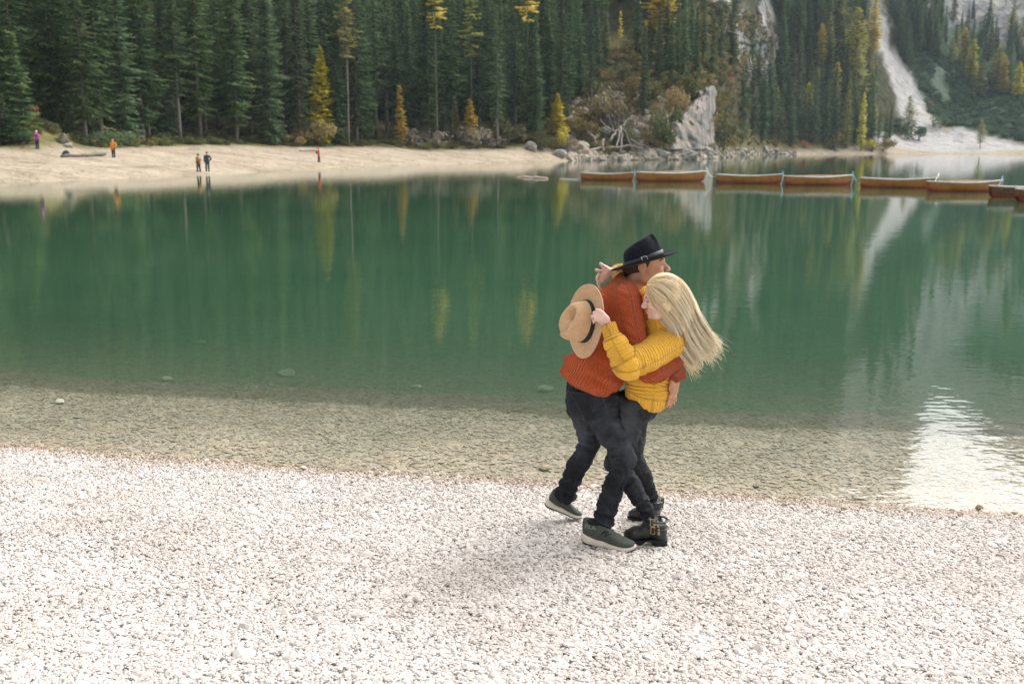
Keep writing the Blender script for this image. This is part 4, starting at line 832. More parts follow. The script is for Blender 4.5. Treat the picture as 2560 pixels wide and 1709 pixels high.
# dark pack lying by the driftwood log
p = sh(167, 391, 0); e = empty('backpack', tuple(p)); tag(e, 'small dark blue backpack leaning on the left end of the driftwood log', 'backpack')
M_PACK = mat('pack_cloth', (.015, .04, .07), (.03, .07, .11), 6, .8)
o = link('bag', rock_mesh('bag', 41, (.42, .26, .34), 3, .1), M_PACK, e); o.location = (0, -.25, .26)
o = link('pocket', rock_mesh('pocket', 42, (.26, .12, .18), 3, .1), M_PACK, e); o.location = (.05, -.5, .2)
# ---------------------------------------------------------------- stones at the near waterline
for i, (px, py, s, lab) in enumerate([(2447, 1272, .024, 'square brown stone standing in the white glare at the right waterline'), (2268, 1276, .024, 'dark brown stone at the waterline left of the square one'), (2380, 1277, .016, 'small brown stone between two larger ones at the waterline'),
        (2112, 1274, .026, 'low brown stone at the edge of the white pebbles'), (2160, 1262, .020, 'tan stone with a pale top at the edge of the lake'), (2535, 1283, .018, 'dark stone at the right picture edge in the shallow water'), (1962, 1262, .020, 'small rusty stone at the waterline right of the couple'),
        (945, 1187, .022, 'dark brown stone at the waterline left of the couple'), (1890, 1213, .030, 'tan flat stone just under water right of the couple'),
        (720, 935, .12, 'large pale oval stone lying under the green water'), (500, 857, .075, 'pale stone deep under the green water, farther out'), (417, 949, .075, 'flat pale stone at the left shelf edge under water'), (1042, 968, .06, 'small pale stone at the shelf edge left of the couple'), (1365, 975, .10, 'faint pale slab under water beside the red sweater'), (150, 1005, .055, 'brown flat stone under the shallow water far left'), (1360, 1170, .055, 'flat tan stone in the shallows behind the raised shoe')]):
    d = ray(px, py); z = 0.0
    for _ in range(12): t = (z - CAM_H) / d[2]; z = float(near_z(d[0] * t, d[1] * t))
    fl = .42 if py < 1010 else .3 if i in (8, 15) else .7 if i != 0 else 1.0
    o = link('stone', rock_mesh('stone', 100 + i, (s * 1.25, s, s * fl), 3), mat('stone_face', (.24, .19, .12), (.42, .35, .25), 30, .8) if py > 1150 else mat('pale_stone', (.74, .69, .54), (.86, .80, .66), 20, .8)); o.location = (d[0] * t, d[1] * t, z + s * fl * .45); o.rotation_euler = (0, 0, i * 1.3)
    tag(o, lab, 'stone')
# ================================================================ the rowing boats moored in a line
M_WOOD = mat('varnished_planking', (.38, .145, .028), (.52, .22, .045), 3.0, .35, spec=.5)
M_KEEL = mat('red_bottom_paint', (.34, .07, .05), (.45, .11, .08), 3, .5)
M_GUN = mat('white_gunwale', (.62, .58, .54), (.76, .73, .70), 4, .5)
M_SEAT = mat('pale_pine_seat', (.55, .34, .16), (.70, .48, .27), 3, .5)
M_IN = mat('boat_inside', (.22, .10, .03), (.34, .17, .06), 3, .5)
M_ROPE = mat('blue_rope', (.06, .22, .34), (.12, .32, .46), 30, .8)
M_ROPEW = mat('pale_rope', (.45, .5, .52), (.62, .66, .68), 30, .8)
L_B = 5.1
def hull_pt(t, w, inner=0.0):            # t 0 stern .. 1 bow, w 0 keel .. 1 sheer (half section)
    beam = .72 * min(1, .42 + t * 1.45) * max(0.02, (1 - max(0, (t - .45) / .55) ** 2.2)); beam = max(.012, beam - inner)
    sheer = .42 + .05 * (1 - t) ** 2 * 2 + .15 * max(0, (t - .35) / .65) ** 2.1; keel = -.16 + .20 * max(0, (.18 - t) / .18) ** 1.5 + .22 * max(0, (t - .8) / .2) ** 2 + inner * .8
    a = w * math.pi / 2; y = beam * math.sin(a) ** .75; z = keel + (sheer - keel) * (1 - math.cos(a) ** 1.0) ** .9 if w < 1 else sheer
    return Vector((-L_B / 2 + t * L_B + .22 * max(0, t - .8) / .2 * w, y, z))
def make_boat():
    e = empty('rowing_boat', (0, 0, 0)); NT, NW = 26, 9
    def skin(name, m, w0, w1, inner, out):
        V = []; F_ = []; W = np.linspace(w0, w1, NW); row = []
        for i in range(NT):
            t = i / (NT - 1); r_ = []
            for sg in (-1, 1):
                for w in W: p = hull_pt(t, w, inner); r_.append(len(V)); V.append((p.x, p.y * sg + sg * out, p.z))
            row.append(r_)
        for i in range(NT - 1):
            for k in range(2):
                for j in range(NW - 1):
                    a, b_, c, d = row[i][k * NW + j], row[i + 1][k * NW + j], row[i + 1][k * NW + j + 1], row[i][k * NW + j + 1]; F_.append((a, b_, c, d) if k == 1 else (d, c, b_, a))
        F_.append(tuple(row[0][NW + j] for j in range(NW)) + tuple(row[0][j] for j in range(NW - 1, -1, -1)))      # transom
        return link(name, mesh(name, V, F_, True), m, e)
    skin('hull', M_WOOD, .02, 1.0, 0.0, 0.0); skin('lining', M_IN, .02, .99, .035, 0.0); skin('bottom_paint', M_KEEL, .02, .56, 0.0, .008)
    for sg in (-1, 1):
        b = MB(); b.tube([(p.x, p.y * sg, p.z + .015) for p in [hull_pt(i / 20, 1) for i in range(21)]], .045, 6); b.build('gunwale', M_GUN, e, True)
    for w in (.72, .86):                  # lands of the lapped planks
        for sg in (-1, 1):
            b = MB(); b.tube([(p.x, (p.y + .006) * sg, p.z) for p in [hull_pt(i / 20, w) for i in range(21)]], .012, 4); b.build('plank_edge', M_WOOD, e)
    for t in (.12, .40, .66):
        p = hull_pt(t, .9); b = MB(); b.box((p.x, 0, .40), (.34, p.y * 1.9, .05)); b.build('thwart', M_SEAT, e)
    p = hull_pt(.9, .95); b = MB(); b.add([(p.x - .4, -.30, p.z - .02), (p.x - .4, .30, p.z - .02), (p.x + .42, .03, p.z + .08), (p.x + .42, -.03, p.z + .08), (p.x - .4, -.3, p.z - .06), (p.x - .4, .3, p.z - .06), (p.x + .42, .03, p.z + .03), (p.x + .42, -.03, p.z + .03)], [(0, 3, 2, 1), (4, 5, 6, 7), (0, 1, 5, 4), (1, 2, 6, 5), (2, 3, 7, 6), (3, 0, 4, 7)]); b.build('foredeck', M_SEAT, e)
    p = hull_pt(1, 1); b = MB(); b.tube([(p.x - .12, 0, -.1), (p.x + .015, 0, p.z * .5), (p.x + .03, 0, p.z + .10)], .045, 6); b.build('stem_post', M_GUN, e)
    return e
def make_oar(y, m):
    b = MB(); b.tube([(-1.3, 0, 0), (.75, 0, 0)], .028, 6); b.box((1.05, 0, 0), (.62, .14, .02)); return b
boat0 = make_boat(); BOATS = []
spots = [(1453, 1582, 451.5, 1, 'leftmost rowing boat of the moored line, with pale gunwale'), (1588, 1767, 454.5, 0, 'second rowing boat from the left, oars laid along its top'), (1797, 1949, 459.5, 1, 'third rowing boat from the left, white rim, bow turned to us'),
         (1960, 2136, 464, 0, 'fourth rowing boat from the left with oars and pale seats'), (2165, 2335, 471, 1, 'fifth rowing boat from the left with a clean white rim'), (2321, 2515, 480, 0, 'sixth rowing boat, its bow marked by a blue rope'),
         (2479, 2690, 494, 0, 'dark hulled rowing boat cut off by the right picture edge'), (2546, 2790, 506, 0, 'nearest rowing boat at the right picture edge, only its white stern showing')]
M_DARK = mat('dark_varnish', (.12, .06, .025), (.20, .10, .045), 3, .35, spec=.5)
for i, (x0, x1, yb, turn, lab) in enumerate(spots):
    e = boat0 if i == 0 else copy_tree(boat0)
    d = ray((x0 + x1) / 2, yb); t = -CAM_H / d[2]; Yd = d[1] * t; w = (x1 - x0) / F_PX * t; yaw = .42 if turn else -.06
    s = w / (L_B * 1.06 * math.cos(yaw))
    e.location = (d[0] * t, Yd + .5, 0); e.rotation_euler = (0, 0, -yaw); e.scale = (s, s, s * 1.34)
    tag(e, lab, 'boat', 'rowing boats moored in a line'); BOATS.append((e, s))
    if i >= 6:
        for ch in e.children:
            if ch.name.startswith('hull') or ch.name.startswith('plank'): ch.data = ch.data.copy(); ch.data.materials[0] = M_DARK
bpy.context.view_layer.update()
def bpt(i, x, y, z): return BOATS[i][0].matrix_world @ Vector((x, y, z))
ex = L_B / 2
for i, (bi, offs) in enumerate([(1, (-.35, .25)), (1, (.3, -.2)), (3, (-.4, .2)), (3, (.35, -.2)), (5, (-.3, .2)), (5, (.4, -.2))]):
    o = make_oar(0, M_SEAT).build('oar', M_SEAT, None); M = BOATS[bi][0].matrix_world
    o.matrix_world = M @ Matrix.Translation((offs[0], offs[1] * 1.5, .555 + .01 * (i % 2))) @ Matrix.Rotation(.06 * (-1) ** i, 4, 'Z') @ Matrix.Rotation(-.02, 4, 'Y')
    tag(o, ['pale wooden oar lying on the far side of the second boat', 'pale wooden oar lying on the near side of the second boat', 'pale oar lying on the far side of the fourth boat', 'pale oar lying on the near side of the fourth boat', 'pale oar lying on the far side of the sixth boat', 'pale oar lying on the near side of the sixth boat'][i], 'oar', 'oars laid in the boats')
for i in range(7):
    a = bpt(i, ex + .2, 0, .78); b_ = bpt(i + 1, -ex, 0, .48); q = MB(); n = 12; sag = .28 + .1 * (i % 2)
    q.tube([a.lerp(b_, k / n) + Vector((0, 0, -sag * 4 * (k / n) * (1 - k / n))) for k in range(n + 1)], .028, 5)
    tag(q.build('mooring_rope', M_ROPE if i % 3 != 1 else M_ROPEW, None, True), ['slack blue rope between the first and second boats', 'slack pale rope between the second and third boats', 'slack blue rope between the third and fourth boats', 'slack blue rope between the fourth and fifth boats', 'slack pale rope between the fifth and sixth boats', 'slack blue rope at the bow of the sixth boat', 'slack blue rope joining the two boats at the right picture edge'][i], 'rope', 'ropes between the boats')
a = bpt(0, -ex, 0, .2); q = MB(); w0 = P(1400, 447.5, -CAM_H / ray(1400, 447.5)[2] * ray(1400, 447.5)[1]); w0[2] = .02
q.tube([Vector(w0).lerp(Vector((a.x, a.y, .02)), k / 10) + Vector((0, .15 * math.sin(k * 1.3), 0)) for k in range(9)] + [Vector((a.x - .1, a.y, .06)), a], .05, 5)
tag(q.build('mooring_rope', M_ROPEW, None, True), 'pale rope floating on the water behind the first boat', 'rope')
def on_water(px, py): d = ray(px, py); t = -CAM_H / d[2]; return np.array([d[0] * t, d[1] * t, .03])
log('floating_pole', on_water(1296, 443.5), on_water(1368, 447.5), .10, .10, 'pale pink pole floating left of the moored boats', mat('pink_pole', (.55, .36, .28), (.68, .55, .48), 1.2, .6), 8, 'pole')
# ================================================================ figures: one smooth surface per body, garment or hand-made piece
class Field:
    """signed distance on a grid; shapes melt into each other, surface extracted by surface nets"""
    def __init__(s, lo, hi, h):
        s.lo = np.array(lo, float); s.h = h; s.n = np.ceil((np.array(hi) - s.lo) / h).astype(int) + 1; s.a = np.full(s.n, 9.0, np.float32)
    def sub(s, lo, hi):
        i = np.clip(np.floor((np.array(lo) - s.lo) / s.h).astype(int), 0, s.n); j = np.clip(np.ceil((np.array(hi) - s.lo) / s.h).astype(int) + 1, 0, s.n)
        if np.any(j <= i): return None
        sl = tuple(slice(a, b) for a, b in zip(i, j)); g = [s.lo[k] + s.h * np.arange(i[k], j[k]) for k in range(3)]
        return sl, g[0][:, None, None], g[1][None, :, None], g[2][None, None, :]
    def put(s, sl, d, k, op='add'):
        a = s.a[sl]
        if op == 'cut':
            d = -d; h = np.clip(.5 - .5 * (a - d) / max(k, 1e-6), 0, 1); s.a[sl] = a * (1 - h) + d * h + k * h * (1 - h); return
        if k <= 0: s.a[sl] = np.minimum(a, d); return
        h = np.clip(.5 + .5 * (a - d) / k, 0, 1); s.a[sl] = a * (1 - h) + d * h - k * h * (1 - h)
    def cone(s, a, b, ra, rb, k=.03, op='add', flat=None):
        a = np.array(a, float); b = np.array(b, float); m = max(ra, rb) + 3 * s.h + k * 1.2
        q = s.sub(np.minimum(a, b) - m, np.maximum(a, b) + m)
        if q is None: return s
        sl, X, Y, Z = q; d = b - a; L2 = max(d @ d, 1e-9); px, py, pz = X - a[0], Y - a[1], Z - a[2]
        t = np.clip((px * d[0] + py * d[1] + pz * d[2]) / L2, 0, 1)
        ex, ey, ez = px - t * d[0], py - t * d[1], pz - t * d[2]
        if flat is not None:                                     # (direction, factor): thinner along a direction
            n, f = flat; n = np.array(n, float); n /= np.linalg.norm(n); w = ex * n[0] + ey * n[1] + ez * n[2]; c = (1 / f - 1) * w; ex, ey, ez = ex + c * n[0], ey + c * n[1], ez + c * n[2]
        dist = np.sqrt(ex * ex + ey * ey + ez * ez) - (ra + (rb - ra) * t)
        s.put(sl, dist.astype(np.float32), k, op); return s
    def chain(s, pts, rr, k=.03, flat=None):
        pts = [np.array(p, float) for p in pts]; m = max(rr) + 3 * s.h + k * 1.2 + .012; q = s.sub(np.min(pts, 0) - m, np.max(pts, 0) + m)
        if q is None: return s
        sl = q[0]; keep = s.a; tmp = np.full(keep[sl].shape, 9.0, np.float32)
        t = Field.__new__(Field); t.lo = s.lo + s.h * np.array([a.start for a in sl]); t.h = s.h; t.n = np.array(tmp.shape); t.a = tmp
        for i in range(len(pts) - 1): t.cone(pts[i], pts[i + 1], rr[i], rr[i + 1], .006 if i else 0, flat=flat)
        s.put(sl, t.a, k); return s
    def ell(s, c, r, M=None, k=.03, op='add'):
        c = np.array(c, float); r = np.array(r, float); m = r.max() + 3 * s.h + k * 1.2; q = s.sub(c - m, c + m)
        if q is None: return s
        sl, X, Y, Z = q; X, Y, Z = X - c[0], Y - c[1], Z - c[2]
        if M is not None: M = np.array(M, float); X, Y, Z = (M[i][0] * X + M[i][1] * Y + M[i][2] * Z for i in range(3))
        k0 = np.sqrt((X / r[0]) ** 2 + (Y / r[1]) ** 2 + (Z / r[2]) ** 2); k1 = np.sqrt((X / r[0] ** 2) ** 2 + (Y / r[1] ** 2) ** 2 + (Z / r[2] ** 2) ** 2)
        s.put(sl, (k0 * (k0 - 1) / np.maximum(k1, 1e-6)).astype(np.float32), k, op); return s
    def plane_cut(s, p, n, k=.004, lo=None, hi=None):            # removes what lies on the +n side of a plane (within a box)
        n = np.array(n, float); n /= np.linalg.norm(n); q = s.sub(s.lo if lo is None else lo, s.lo + s.h * s.n if hi is None else hi); sl, X, Y, Z = q
        d = (X - p[0]) * n[0] + (Y - p[1]) * n[1] + (Z - p[2]) * n[2]; s.put(sl, (-d).astype(np.float32), k, 'cut'); return s
    def surf(s):
        a = s.a; ins = a < 0; N = s.n; ids = []; pos = []; quads = []
        str_ = np.array([N[1] * N[2], N[2], 1])
        for ax in range(3):
            s0 = [slice(None)] * 3; s1 = [slice(None)] * 3; s0[ax] = slice(0, -1); s1[ax] = slice(1, None)
            I = np.stack(np.nonzero(ins[tuple(s0)] != ins[tuple(s1)]), 1)
            o = [k for k in range(3) if k != ax]; I = I[(I[:, o[0]] > 0) & (I[:, o[1]] > 0) & (I[:, o[0]] < N[o[0]] - 1) & (I[:, o[1]] < N[o[1]] - 1)]
            J = I.copy(); J[:, ax] += 1; v0 = a[tuple(I.T)]; v1 = a[tuple(J.T)]; t = v0 / (v0 - v1)
            p = I.astype(float); p[:, ax] += t; e0 = np.zeros(3, int); e1 = np.zeros(3, int); e0[o[0]] = 1; e1[o[1]] = 1
            c = [(I - e0 - e1) @ str_, (I - e1) @ str_, I @ str_, (I - e0) @ str_]
            for q in c: ids.append(q); pos.append(p)
            Q = np.stack(c, 1); fl = (v0 < 0) ^ (ax == 1); Q[~fl] = Q[~fl][:, ::-1]; quads.append(Q)
        ids = np.concatenate(ids); pos = np.concatenate(pos); un, inv = np.unique(ids, return_inverse=True); cnt = np.bincount(inv)
        V = np.stack([np.bincount(inv, pos[:, k]) / cnt for k in range(3)], 1) * s.h + s.lo
        Fq = np.searchsorted(un, np.concatenate(quads)); return V, Fq
def vnormals(V, Fq):
    n = np.cross(V[Fq[:, 2]] - V[Fq[:, 0]], V[Fq[:, 3]] - V[Fq[:, 1]]); N = np.zeros_like(V)
    for k in range(4): np.add.at(N, Fq[:, k], n)
    return N / np.maximum(np.linalg.norm(N, axis=1, keepdims=True), 1e-9)
def relax(V, Fq, it=2, lam=.5):
    for _ in range(it):
        S = np.zeros_like(V); C = np.zeros(len(V))
        for k in range(4):
            np.add.at(S, Fq[:, k], V[Fq[:, (k + 1) % 4]]); np.add.at(C, Fq[:, k], 1); np.add.at(S, Fq[:, k], V[Fq[:, (k + 3) % 4]]); np.add.at(C, Fq[:, k], 1)
        V = V + lam * (S / np.maximum(C, 1)[:, None] - V)
    return V
def along(V, pts, rr, ref):
    """for each vertex: signed gap to a limb, arc length along it and angle round it"""
    pts = [np.array(p, float) for p in pts]; best = np.full(len(V), 1e9); S = np.zeros(len(V)); TH = np.zeros(len(V)); s0 = 0
    ref = np.array(ref, float)
    for i in range(len(pts) - 1):
        a, b = pts[i], pts[i + 1]; d = b - a; L = np.linalg.norm(d); d = d / L; t = (V - a) @ d; tc = np.clip(t, 0 if i else -.3, L if i < len(pts) - 2 else L + .3); e = V - a - tc[:, None] * d
        g = np.linalg.norm(e, axis=1) - np.interp(tc, [0, L], [rr[i], rr[i + 1]]); u = ref - (ref @ d) * d; u /= np.linalg.norm(u); w = np.cross(d, u); th = np.arctan2(e @ w, e @ u)
        m = g < best; best[m] = g[m]; S[m] = s0 + tc[m]; TH[m] = th[m]; s0 += L
    return best, S, TH
def lobj(name, V, Fq, m, parent, **at):
    me = mesh(name, V, Fq, True)
    for k, v in at.items(): attr(me, k, v)
    return link(name, me, m, parent)
def frame(fwd, up):
    f = np.array(fwd, float); f /= np.linalg.norm(f); u = np.array(up, float); u -= (u @ f) * f; u /= np.linalg.norm(u); return np.stack([f, np.cross(u, f), u])   # rows: forward, left, up
# ---------------------------------------------------------------- materials of the couple
def skin(name, c, c2, red):
    m, nt, b, o = new_mat(name); tc = nd(nt, 'ShaderNodeTexCoord'); z = nd(nt, 'ShaderNodeTexNoise', Scale=22, Detail=3); nt.links.new(tc.outputs['Object'], z.inputs['Vector'])
    r = ramp(nt, [(.35, c), (.65, c2)]); nt.links.new(z.outputs['Fac'], r.inputs[0]); nt.links.new(r.outputs[0], b.inputs['Base Color']); b.inputs['Roughness'].default_value = .5
    b.inputs['Subsurface Weight'].default_value = .25; b.inputs['Subsurface Radius'].default_value = (.012, .005, .003); b.inputs['Subsurface Scale'].default_value = 1.0; return m
M_SKIN = skin('tanned_skin', (.46, .235, .145), (.55, .30, .195), 0); M_SKINF = skin('fair_skin', (.66, .43, .345), (.74, .52, .43), 0)
def knit(name, c, dark, fine=120.0, relief=.0028):
    m, nt, b, o = new_mat(name); a = nd(nt, 'ShaderNodeAttribute', attribute_name='rib'); a2 = nd(nt, 'ShaderNodeAttribute', attribute_name='row')
    def wave(src, mul=6.2832):
        x = nd(nt, 'ShaderNodeMath', operation='MULTIPLY'); x.inputs[1].default_value = mul; nt.links.new(src, x.inputs[0]); s = nd(nt, 'ShaderNodeMath', operation='SINE'); nt.links.new(x.outputs[0], s.inputs[0]); return s.outputs[0]
    w1 = wave(a.outputs['Fac']); w2 = wave(a2.outputs['Fac']); ad = nd(nt, 'ShaderNodeMath', operation='MULTIPLY_ADD'); ad.inputs[1].default_value = .35; nt.links.new(w2, ad.inputs[0]); nt.links.new(w1, ad.inputs[2])
    tc = nd(nt, 'ShaderNodeTexCoord'); z = nd(nt, 'ShaderNodeTexNoise', Scale=fine, Detail=4); nt.links.new(tc.outputs['Object'], z.inputs['Vector'])
    a3 = nd(nt, 'ShaderNodeMath', operation='MULTIPLY_ADD'); a3.inputs[1].default_value = .9; nt.links.new(z.outputs['Fac'], a3.inputs[0]); nt.links.new(ad.outputs[0], a3.inputs[2])
    bp = nd(nt, 'ShaderNodeBump', Strength=1.0, Distance=relief); nt.links.new(a3.outputs[0], bp.inputs['Height']); nt.links.new(bp.outputs[0], b.inputs['Normal'])
    z2 = nd(nt, 'ShaderNodeTexNoise', Scale=260, Detail=3); nt.links.new(tc.outputs['Object'], z2.inputs['Vector']); r = ramp(nt, [(.3, dark), (.6, c)]); nt.links.new(z2.outputs['Fac'], r.inputs[0])
    nt.links.new(r.outputs[0], b.inputs['Base Color']); b.inputs['Roughness'].default_value = .95; b.inputs['Specular IOR Level'].default_value = .1; b.inputs['Sheen Weight'].default_value = .15; return m
M_RED_KNIT = knit('rust_red_knit', (.58, .105, .024), (.45, .072, .016), relief=.0045); M_YEL_KNIT = knit('mustard_knit', (.84, .46, .055), (.72, .36, .035))
def denim(name, c, c2):
    m, nt, b, o = new_mat(name); tc = nd(nt, 'ShaderNodeTexCoord'); z = nd(nt, 'ShaderNodeTexNoise', Scale=7, Detail=5); nt.links.new(tc.outputs['Object'], z.inputs['Vector'])
    r = ramp(nt, [(.3, c), (.7, c2)]); nt.links.new(z.outputs['Fac'], r.inputs[0]); a = nd(nt, 'ShaderNodeAttribute', attribute_name='fade'); mx = nd(nt, 'ShaderNodeMix', data_type='RGBA')
    mx.inputs[7].default_value = (c2[0] * 3, c2[1] * 3, c2[2] * 3, 1); nt.links.new(a.outputs['Fac'], mx.inputs['Factor']); nt.links.new(r.outputs[0], mx.inputs[6]); nt.links.new(mx.outputs[2], b.inputs['Base Color'])
    b.inputs['Specular IOR Level'].default_value = .12; b.inputs['Roughness'].default_value = .85; z2 = nd(nt, 'ShaderNodeTexNoise', Scale=45, Detail=5); nt.links.new(tc.outputs['Object'], z2.inputs['Vector']); bp = nd(nt, 'ShaderNodeBump', Strength=.35, Distance=.006); nt.links.new(z2.outputs['Fac'], bp.inputs['Height']); nt.links.new(bp.outputs[0], b.inputs['Normal']); return m
M_JEAN = denim('washed_black_denim', (.011, .012, .0148), (.026, .028, .0335)); M_JEANF = denim('faded_black_denim', (.010, .011, .013), (.032, .034, .038))
M_FELT_B = mat('black_felt', (.007, .009, .013), (.014, .017, .022), 60, .95, bump=.15, bscale=300, sheen=.05, spec=.12); M_FELT_T = mat('tan_felt', (.52, .315, .165), (.60, .38, .215), 40, .95, bump=.15, bscale=300, sheen=.3)
M_BAND_B = mat('black_leather', (.010, .011, .013), (.018, .02, .022), 30, .45, bump=.1, spec=.5); M_BAND_T = mat('dark_grosgrain', (.018, .017, .016), (.03, .028, .026), 80, .7)
M_METAL = mat('buckle_metal', (.55, .53, .50), (.65, .63, .6), 20, .3, metal=1.0); M_BRASS = mat('brass_buckle', (.50, .36, .20), (.62, .47, .28), 20, .35, metal=1.0)
M_HAIRM = mat('short_brown_hair', (.035, .02, .012), (.07, .042, .026), 90, .6, bump=.5, bscale=400)
M_SOLE = mat('cream_sole', (.62, .55, .45), (.72, .66, .57), 14, .6); M_SHOE = mat('olive_knit_shoe', (.055, .068, .055), (.105, .12, .10), 160, .9, bump=.5, bscale=350); M_BOOT = mat('black_boot_leather', (.010, .011, .013), (.022, .024, .026), 18, .38, bump=.25, bscale=40, spec=.5)
M_RUB = mat('black_rubber', (.014, .014, .015), (.026, .026, .027), 30, .7); M_LACE = mat('black_cord', (.01, .01, .01), (.015, .015, .015), 30, .8); M_GREY_PRINT = mat('grey_print', (.22, .24, .23), (.27, .29, .28), 30, .7)
M_DARKLINE = mat('lash_and_brow', (.03, .018, .012), (.05, .03, .02), 50, .7); M_BROWB = mat('brown_brow', (.09, .05, .03), (.13, .075, .045), 60, .8); M_LIP = mat('pink_lips', (.50, .18, .15), (.56, .22, .19), 40, .45); M_NAIL = mat('finger_nail', (.74, .50, .46), (.78, .56, .52), 30, .3); M_CORK = mat('tan_tag', (.5, .36, .22), (.62, .48, .32), 20, .8)

D0 = 5.70                                   # how far away the couple stands
UNIT1, UNIT2 = .000743, .000684             # metres per unit of the two crops
# ---- head: cranium, face, features; rows of Q are forward, left, up
def head(Fd, c, Q, k=1.0, male=True, ear_side=(-1,)):
    c = np.array(c); f, l, u = Q
    T = lambda a, b, d: c + k * (f * a + l * b + u * d)
    Fd.ell(T(-.012, 0, .032), np.array([.098, .076, .092]) * k, Q, .02); Fd.ell(T(.028, 0, -.028), np.array([.062, .060, .082]) * k, Q, .03)     # cranium, face
    Fd.ell(T(.045, 0, -.078), np.array([.040, .044, .030]) * k, Q, .03); Fd.cone(T(-.015, .05, -.06), T(.055, .018, -.095), .018 * k, .015 * k, .03); Fd.cone(T(-.015, -.05, -.06), T(.055, -.018, -.095), .018 * k, .015 * k, .03)
    Fd.ell(T(.080, 0, -.094), np.array([.016, .020, .014]) * k, Q, .018)                                                        # chin
    Fd.cone(T(.084, 0, .010), T(.112, 0, -.030), .008 * k, .0115 * k, .014); Fd.ell(T(.104, .011, -.034), np.array([.010, .008, .008]) * k, Q, .008); Fd.ell(T(.104, -.011, -.034), np.array([.010, .008, .008]) * k, Q, .008)
    Fd.cone(T(.080, .034, .022), T(.088, -.0, .018), .009 * k, .008 * k, .012); Fd.cone(T(.080, -.034, .022), T(.088, 0, .018), .009 * k, .008 * k, .012)    # brow
    for s in (1, -1):
        Fd.ell(T(.088, .031 * s, .004), np.array([.012, .014, .009]) * k, Q, .010, 'cut'); Fd.ell(T(.076, .031 * s, .002), np.array([.0125, .013, .011]) * k, Q, .004)
        Fd.ell(T(.066, .036 * s, -.030), np.array([.022, .020, .018]) * k, Q, .02)                                               # cheek
    Fd.ell(T(.092, 0, -.058), np.array([.010, .024, .006]) * k, Q, .006); Fd.ell(T(.090, 0, -.070), np.array([.010, .021, .007]) * k, Q, .006)                  # lips
    for s in ear_side:
        Fd.ell(T(-.012, .078 * s, -.002), np.array([.019, .009, .032]) * k, Q, .006); Fd.ell(T(-.008, .086 * s, .004), np.array([.009, .006, .016]) * k, Q, .004, 'cut'); Fd.ell(T(-.010, .078 * s, -.032), np.array([.009, .007, .010]) * k, Q, .006)
def finger(Fd, pts, r0, r1): Fd.chain(pts, list(np.linspace(r0, r1, len(pts))), .006)

# ================================================================ the man
man = empty('person', tuple(G(1530, 1376))); tag(man, 'man in rust red sweater, black hat and dark jeans embracing the blonde woman', 'person', 'the dancing couple on the beach')
m_pel = B(490, 200, D0 + .05); 
mRh, mLh = B(530, 250, D0 - .04), B(425, 265, D0 + .15)
mRk, mRa = B(764, 698, D0 - .16), B(566, 1215, D0 - .20); mLk, mLa = B(468, 560, D0 + .24), B(245, 975, D0 + .28)
spN = [A(455, 1190, D0 - .05), A(525, 1040, D0 - .06), A(620, 850, D0 - .05), A(665, 690, D0 - .06), A(690, 560, D0 - .04)]
spF = [A(455, 1190, D0 + .15), A(525, 1040, D0 + .16), A(620, 850, D0 + .18), A(665, 690, D0 + .20), A(690, 545, D0 + .18)]
mRs, mRe, mRw = A(700, 600, D0 - .13), A(795, 1065, D0 - .24), A(1098, 1130, D0 - .16)
mLs, mLe, mLw = A(730, 560, D0 + .28), A(880, 980, D0 + .36), A(985, 1050, D0 + .20)
m_neck0, m_neck1 = A(735, 500, D0 + .06), A(810, 400, D0 + .05)
mhc = A(858, 318, D0 + .05); mQ = frame((math.cos(R(17)) , -.20, -.02 + math.sin(R(6))), (-.08, 0, 1))
lo = np.array([-.05, D0 - .5, 0.0]) + np.array([A(180, 0, D0)[0] + .0, 0, 0]); 
allp = np.array([m_pel, mRa, mLa, mLk, mRk, mhc, mRw, mLw, A(1170, 1440, D0)]); LO = allp.min(0) - [.24, .22, .16]; HI = allp.max(0) + [.2, .22, .26]
body = Field(LO, HI, .0052)
for a_, b_ in ((spN, 0), (spF, 0)): body.chain(a_, [.105, .095, .095, .10, .055], .06)
body.cone(spN[0], spF[0], .11, .11, .06); body.cone(spN[3], spF[3], .09, .09, .06)
body.cone(m_neck0, m_neck1, .060, .054, .04); body.cone(m_neck1, mhc + mQ[2] * -.02, .054, .056, .03)
head(body, mhc, mQ, 1.16, True, (-1, 1))
hatU = np.array([-.30, .075, .95]); body.plane_cut(A(848, 288, D0 + .05) + hatU * .035, hatU, .01, mhc - .22, mhc + .26)
body.chain([mRs, mRe, mRw], [.055, .045, .030], .03); body.chain([mLs, mLe, mLw], [.055, .045, .030], .03)
mRf, mLf = G(1500, 1366) + [0, 0, .06], B(170, 1120, D0 + .28)
body.chain([mRh, mRk, mRa], [.075, .048, .024], .04); body.chain([mLh, mLk, mLa], [.075, .048, .024], .04); body.cone(mRa, mRf + [.06, 0, -.01], .024, .022, .02)
